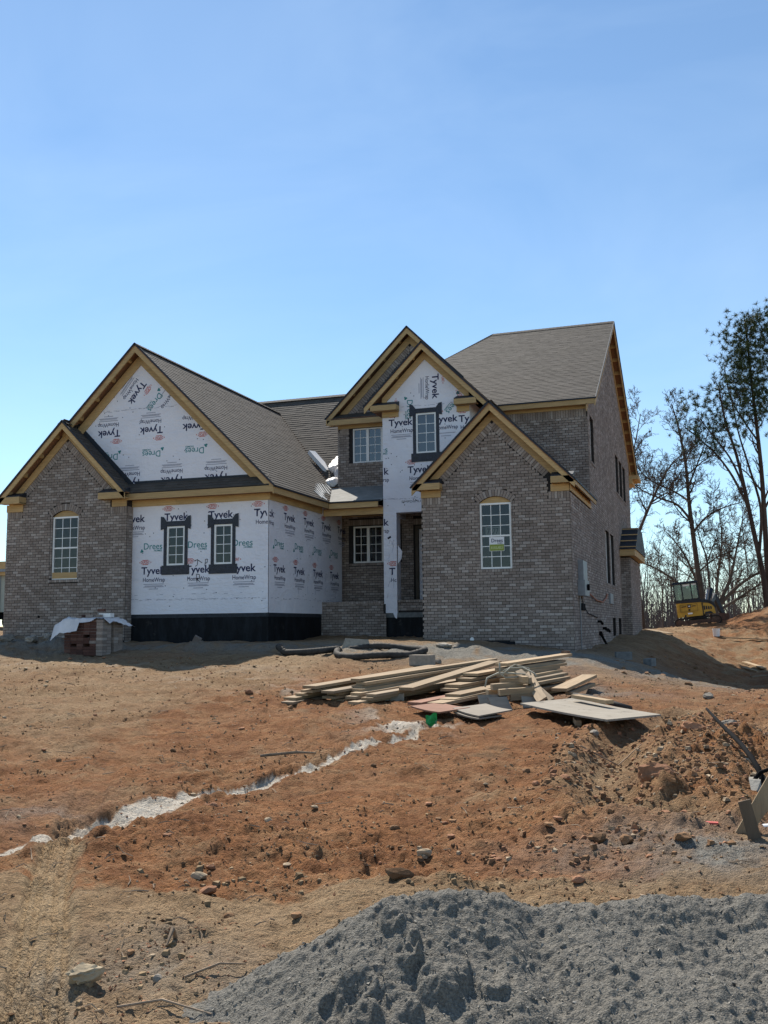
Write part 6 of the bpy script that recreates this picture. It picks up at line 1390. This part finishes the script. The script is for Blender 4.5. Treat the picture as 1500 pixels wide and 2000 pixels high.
def branch_off(mb, r, P, R, lev, maxlev, L, up, spread, kids, tips, start=.25, side=None):
    k = kids[min(lev, len(kids) - 1)]
    for i in range(k):
        f = start + (1 - start) * (i + r.random()) / k; q = f * (len(P) - 1); j = min(int(q), len(P) - 2); u = q - j
        p = P[j].lerp(P[j + 1], u); t = (P[j + 1] - P[j]).normalized(); rr = R[j] * (1 - u) + R[j + 1] * u
        a = r.uniform(0, 6.283); o = t.orthogonal().normalized(); o = (o * math.cos(a) + t.cross(o) * math.sin(a))
        d = (t * r.uniform(.45, .9) + o * spread * r.uniform(.7, 1.2)); d.y *= .8
        if lev == 0: d.z = abs(d.z) * .8 + .12
        l2 = L * r.uniform(.30, .55) * (1.15 - .55 * f if lev == 0 else 1)
        grow(mb, r, p, d, l2, max(.013, rr * r.uniform(.40, .62)), lev + 1, maxlev, up, spread, kids, tips)

def smoothp(pts, n=4):
    P = [Vector(p) for p in pts]; out = []
    for i in range(len(P) - 1):
        p0, p1, p2, p3 = P[max(0, i - 1)], P[i], P[i + 1], P[min(len(P) - 1, i + 2)]
        for k in range(n):
            t = k / n; out.append(.5 * ((2 * p1) + (p2 - p0) * t + (2 * p0 - 5 * p1 + 4 * p2 - p3) * t * t + (3 * p1 - p0 - 3 * p2 + p3) * t ** 3))
    return out + [P[-1]]

def tree(name, label, seed, limbs, mt, cat='tree', group=None, maxlev=4, kids=(12, 6, 5, 3), spread=.9, up=.12, tuft=None, tuftn=0, tr=.50):
    """limbs: hand-placed polylines [(points, radius0, radius1, side branches, start, spread length)], first one is the trunk"""
    r = random.Random(seed); base = limbs[0][0][0]; t = thing(name, label, cat, base, group=group); tips = []
    tk = MB(); cr = MB()
    for i, (pts, r0, r1, nb, st, sl) in enumerate(limbs):
        P = smoothp(pts); R = [r0 + (r1 - r0) * k / (len(P) - 1) for k in range(len(P))]; R = [.55 * q + .004 for q in R]; tk.tube(P, R, 9 if i == 0 else 7, cap=False)
        if nb: branch_off(cr, r, P, R, 0, maxlev, sl, up, spread, (nb,) + kids[1:], tips, st)
    tk.build('trunk', M[mt], t)
    if cr.f: cr.build('crown', M[mt], t)
    if tuft:
        nb_ = MB(); rr = np.random.default_rng(seed)
        for c in tuft:
            c = np.array(c) + [.42, 0, 0]
            for k in range(tuftn):
                q = c + rr.normal(size=3) * np.array([tr * 1.15, tr, tr * .75]); out = rr.normal(size=3); out[2] = abs(out[2]) * .6 + .1; out /= np.linalg.norm(out)
                for b in range(24):
                    d = out * .35 + rr.normal(size=3) * .6; d /= np.linalg.norm(d); l = rr.uniform(.20, .36); s = np.cross(d, rr.normal(size=3)); s /= np.linalg.norm(s); s *= .015
                    nb_.poly([q - s, q + s, q + d * l])
        nb_.build('needles', M['needle'], t)
    return t
# pixel-independent positions, metres: x right, y away, z up
Y0 = 60.0
tree('tall_tree', 'tall bare tree with a straight trunk rising behind the excavator', 3, [
    ([(-.80, Y0, 1.0), (-.95, Y0, 3.5), (-1.15, Y0, 6.0), (-1.35, Y0, 8.6), (-1.45, Y0, 11.0), (-1.75, Y0, 13.2), (-2.1, Y0, 14.8)], .36, .04, 12, .42, 5.2),
    ([(-1.25, Y0, 7.6), (-2.0, Y0 - .5, 8.6), (-3.0, Y0 - 1, 9.0), (-4.2, Y0 - 1, 9.7), (-5.0, Y0, 10.8)], .14, .03, 9, .2, 4.2), ([(-1.3, Y0, 8.8), (-2.2, Y0 + 1, 9.6), (-3.6, Y0 + 1, 10.4), (-4.6, Y0 + 1, 11.6)], .12, .03, 9, .2, 4.0),
    ([(-1.2, Y0, 7.0), (-.5, Y0, 7.8), (.5, Y0 - .5, 8.3), (1.6, Y0 - .5, 8.6)], .13, .03, 8, .2, 3.4), ([(-1.4, Y0, 9.6), (-.9, Y0, 10.8), (-.4, Y0, 12.0), (0, Y0, 13.2)], .11, .03, 8, .2, 3.4), ([(-1.05, Y0, 4.6), (-.1, Y0, 5.4), (.9, Y0 + .5, 5.9), (1.6, Y0, 6.6)], .09, .02, 7, .2, 2.6)], 'bark', kids=(13, 8, 5, 4))
Y1 = 56.5
tree('forked_tree', 'bare tree with a big fork showing just past the side porch', 12, [
    ([(-4.35, Y1, .6), (-4.30, Y1, 3.0), (-4.30, Y1, 5.9), (-4.28, Y1, 6.4)], .24, .20, 0, .5, 3), ([(-4.28, Y1, 6.3), (-3.9, Y1, 7.2), (-3.35, Y1, 8.4), (-2.75, Y1, 9.6), (-2.1, Y1, 10.6), (-1.4, Y1, 11.2)], .19, .035, 12, .2, 4.2),
    ([(-4.28, Y1, 6.3), (-4.62, Y1, 7.4), (-4.65, Y1, 9.0), (-4.4, Y1, 10.5), (-4.0, Y1, 12.2), (-3.7, Y1, 13.6)], .15, .03, 12, .25, 4.2), ([(-3.4, Y1, 8.4), (-2.6, Y1, 8.9), (-1.9, Y1, 9.0), (-1.2, Y1, 9.4)], .09, .02, 7, .2, 2.6)], 'bark', kids=(13, 8, 5, 4))
Y2 = 63.0
tree('spreading_tree', 'low spreading many-stemmed bare tree right of the excavator', 23, [
    ([(-.25, Y2, 1.0), (-.30, Y2, 2.2), (-.15, Y2, 3.2)], .55, .40, 0, .5, 3), ([(-.3, Y2, 2.2), (-1.4, Y2, 3.3), (-2.6, Y2, 4.4), (-3.8, Y2, 5.2), (-4.8, Y2, 5.6)], .22, .03, 12, .15, 3.6), ([(-.3, Y2, 2.4), (-1.2, Y2, 4.3), (-1.9, Y2, 6.0), (-2.9, Y2, 7.4)], .20, .03, 11, .2, 3.6),
    ([(-.1, Y2, 2.6), (.7, Y2, 4.2), (1.2, Y2, 6.1), (1.7, Y2, 8.2)], .24, .03, 12, .2, 3.8), ([(-.1, Y2, 2.6), (1.2, Y2, 3.9), (2.5, Y2, 4.7), (3.8, Y2, 5.0)], .24, .04, 11, .15, 3.4), ([(0, Y2, 2.4), (1.4, Y2, 3.3), (2.6, Y2, 4.2), (3.2, Y2, 5.6)], .18, .03, 10, .2, 3.2), ([(-.2, Y2, 2.8), (.1, Y2, 4.8), (.4, Y2, 6.8), (.3, Y2, 8.6)], .18, .03, 11, .2, 3.6)], 'bark_pale', kids=(13, 8, 5, 4), up=.05)
Y3 = 57.0
tree('slender_tree', 'slender dark trunk standing just right of the excavator cab', 31, [([(-.42, Y3, 1.2), (-.42, Y3, 3.4), (-.50, Y3, 5.2), (-.8, Y3, 6.3), (-1.0, Y3, 7.4)], .13, .03, 9, .45, 2.6), ([(-.48, Y3, 5.0), (-.1, Y3, 6.0), (.3, Y3, 7.2)], .06, .02, 6, .2, 2.2)], 'bark_pine')
tree('snag', 'dark broken-off trunk standing left of the excavator', 33, [([(-3.72, 53.0, .6), (-3.80, 53.0, 2.0), (-3.95, 53.0, 3.6), (-4.0, 53.0, 4.35)], .19, .12, 0, .5, 1), ([(-3.98, 53.0, 3.9), (-3.85, 53.0, 4.5)], .07, .02, 0, .5, 1)], 'bark_pine', 'tree')
Y4 = 58.0
tu = [(.55, 58, 15.0), (.95, 58.3, 14.2), (.35, 57.6, 14.0), (1.3, 58, 15.2), (.9, 58, 16.2), (1.5, 58.4, 13.6), (.1, 58.2, 13.0), (.6, 57.7, 12.9), (-.35, 58, 14.3), (-.15, 58.5, 13.8), (-1.2, 58, 12.6), (-.8, 58.4, 13.2), (-1.5, 58.2, 13.9), (-1.0, 57.5, 14.5), (-.4, 58, 12.2), (-1.7, 58, 13.1), (1.1, 57.5, 12.6), (-.2, 57.6, 11.5), (.4, 58, 11.9), (-.9, 58.6, 11.6)]
tree('leaning_pine', 'leaning pine with needle tufts on its left-reaching limbs', 41, [
    ([(2.55, Y4, 1.2), (2.45, Y4, 4.0), (2.05, Y4, 6.8), (1.70, Y4, 9.2), (1.35, Y4, 11.2), (.85, Y4, 13.2), (.6, Y4, 15.2)], .30, .06, 8, .45, 3.0), ([(1.9, Y4, 8.0), (1.1, Y4, 9.9), (.3, Y4, 11.2), (-.6, Y4, 12.2), (-1.4, Y4, 13.0)], .14, .03, 8, .3, 2.4), ([(1.7, Y4, 9.2), (1.0, Y4, 11.0), (.1, Y4, 12.4), (-.5, Y4, 13.4)], .12, .03, 7, .3, 2.2),
    ([(2.3, Y4, 5.6), (2.5, Y4, 8.0), (2.0, Y4, 10.4), (1.5, Y4, 12.6), (1.2, Y4, 15.0)], .16, .04, 7, .4, 2.4)], 'bark_pine', tuft=tu, tuftn=19, kids=(8, 5, 4, 2), maxlev=3)
tv = [(2.0 + .75 * math.cos(k * 2.4) * (1.0 + .25 * (k % 3)), 59.0 + .6 * math.sin(k * 2.4), 19.4 - .32 * k) for k in range(20)] + [(1.5, 59, 17.6), (1.4, 58.5, 16.6), (2.6, 58.7, 18.6), (2.9, 59, 17.2), (3.2, 59, 16.0), (3.4, 59, 18.0), (1.2, 59.3, 15.6), (3.0, 59, 14.8)]
tree('tall_pine', 'tallest pine with a dark needled crown at the right edge', 52, [
    ([(2.75, 59.0, 1.2), (2.72, 59.0, 6.0), (2.68, 59.0, 10.5), (2.45, 59.0, 15.0), (2.25, 59.0, 19.2)], .34, .07, 16, .35, 3.0), ([(2.7, 59, 9.0), (1.9, 59, 10.2), (1.2, 59, 10.8)], .10, .02, 6, .3, 2), ([(2.6, 59, 12.0), (1.8, 59, 13.4), (1.2, 59, 14.8), (1.0, 59, 16.5)], .10, .03, 6, .3, 2), ([(2.7, 59, 8.0), (3.6, 59, 9.6), (4.4, 59, 10.4)], .12, .02, 6, .3, 2.4)], 'bark_pine', tuft=tv, tuftn=40, kids=(12, 5, 4, 2), maxlev=3)
for i, (x, y, h, lab) in enumerate(((-3.3, 62, 5.6, 'thin bare sapling between the snag and the excavator'), (-2.6, 66, 6.2, 'thin pale sapling left of the excavator cab'), (1.7, 64, 7.5, 'thin straight sapling between the spreading tree and the pines'), (-5.0, 60, 8, 'thin bare tree half hidden by the house corner'), (.9, 70, 6.5, 'slim bare tree far behind the spreading tree'))):
    z = Hs(x, y); tree('sapling', lab, 60 + i, [([(x, y, z), (x + .1, y, z + h * .4), (x - .05, y, z + h * .75), (x + .1, y, z + h)], .075, .015, 9, .3, h * .42)], 'bark' if i % 2 else 'bark_pale', maxlev=3)
for i, (x, y, h, lab) in enumerate(((-47.5, 72, 8.5, 'bare tree seen in the gap past the left house corner'), (-52, 76, 9, 'bare tree further left behind the box trailer'), (9.5, 62, 15, 'bare tree right of the tall pine'), (15, 66, 14, 'bare tree far right of the tall pine'))):
    z = Hs(x, y); tree('bare_tree', lab, 80 + i, [([(x, y, z - .3), (x + .2, y, z + h * .35), (x - .2, y, z + h * .7), (x + .1, y, z + h)], .24, .03, 13, .3, h * .42)], 'bark')
# far woods: one mass
mb = MB(); r = random.Random(99)
for k in range(340):
    y = r.uniform(78, 150); x = y * r.uniform(-.16, .16) if k < 240 else y * r.choice((r.uniform(-1.0, -.16), r.uniform(.16, .6)))
    z = float(base_ground(np.array([x]), np.array([y]))[0]); h = r.uniform(5.5, 9.5); P = [Vector((x, y, z)), Vector((x + r.uniform(-.2, .2), y, z + h * .5)), Vector((x + r.uniform(-.4, .4), y, z + h))]
    mb.tube(P, [.10, .06, .015], 4, cap=False); branch_off(mb, r, P, [.10, .06, .015], 1, 3, h * .8, .22, .7, (9, 9, 4), None, .25)
mb.build('far_woods', M['bark_far'], kind='stuff')
mb = MB()
for k in range(17000):
    y = r.uniform(70, 120); x = y * r.uniform(-.2, .25); z = float(np.interp(y, _GY, _GZ)) ; h = r.uniform(.3, 1.5) + 4.0 * r.random() ** 3; a = r.uniform(-.5, .5); s = r.uniform(.03, .07)
    mb.poly([(x - s, y, z), (x + s, y, z), (x + a * h, y + r.uniform(-.3, .3), z + h)])
mb.build('brush', M['bark_far'], kind='stuff')
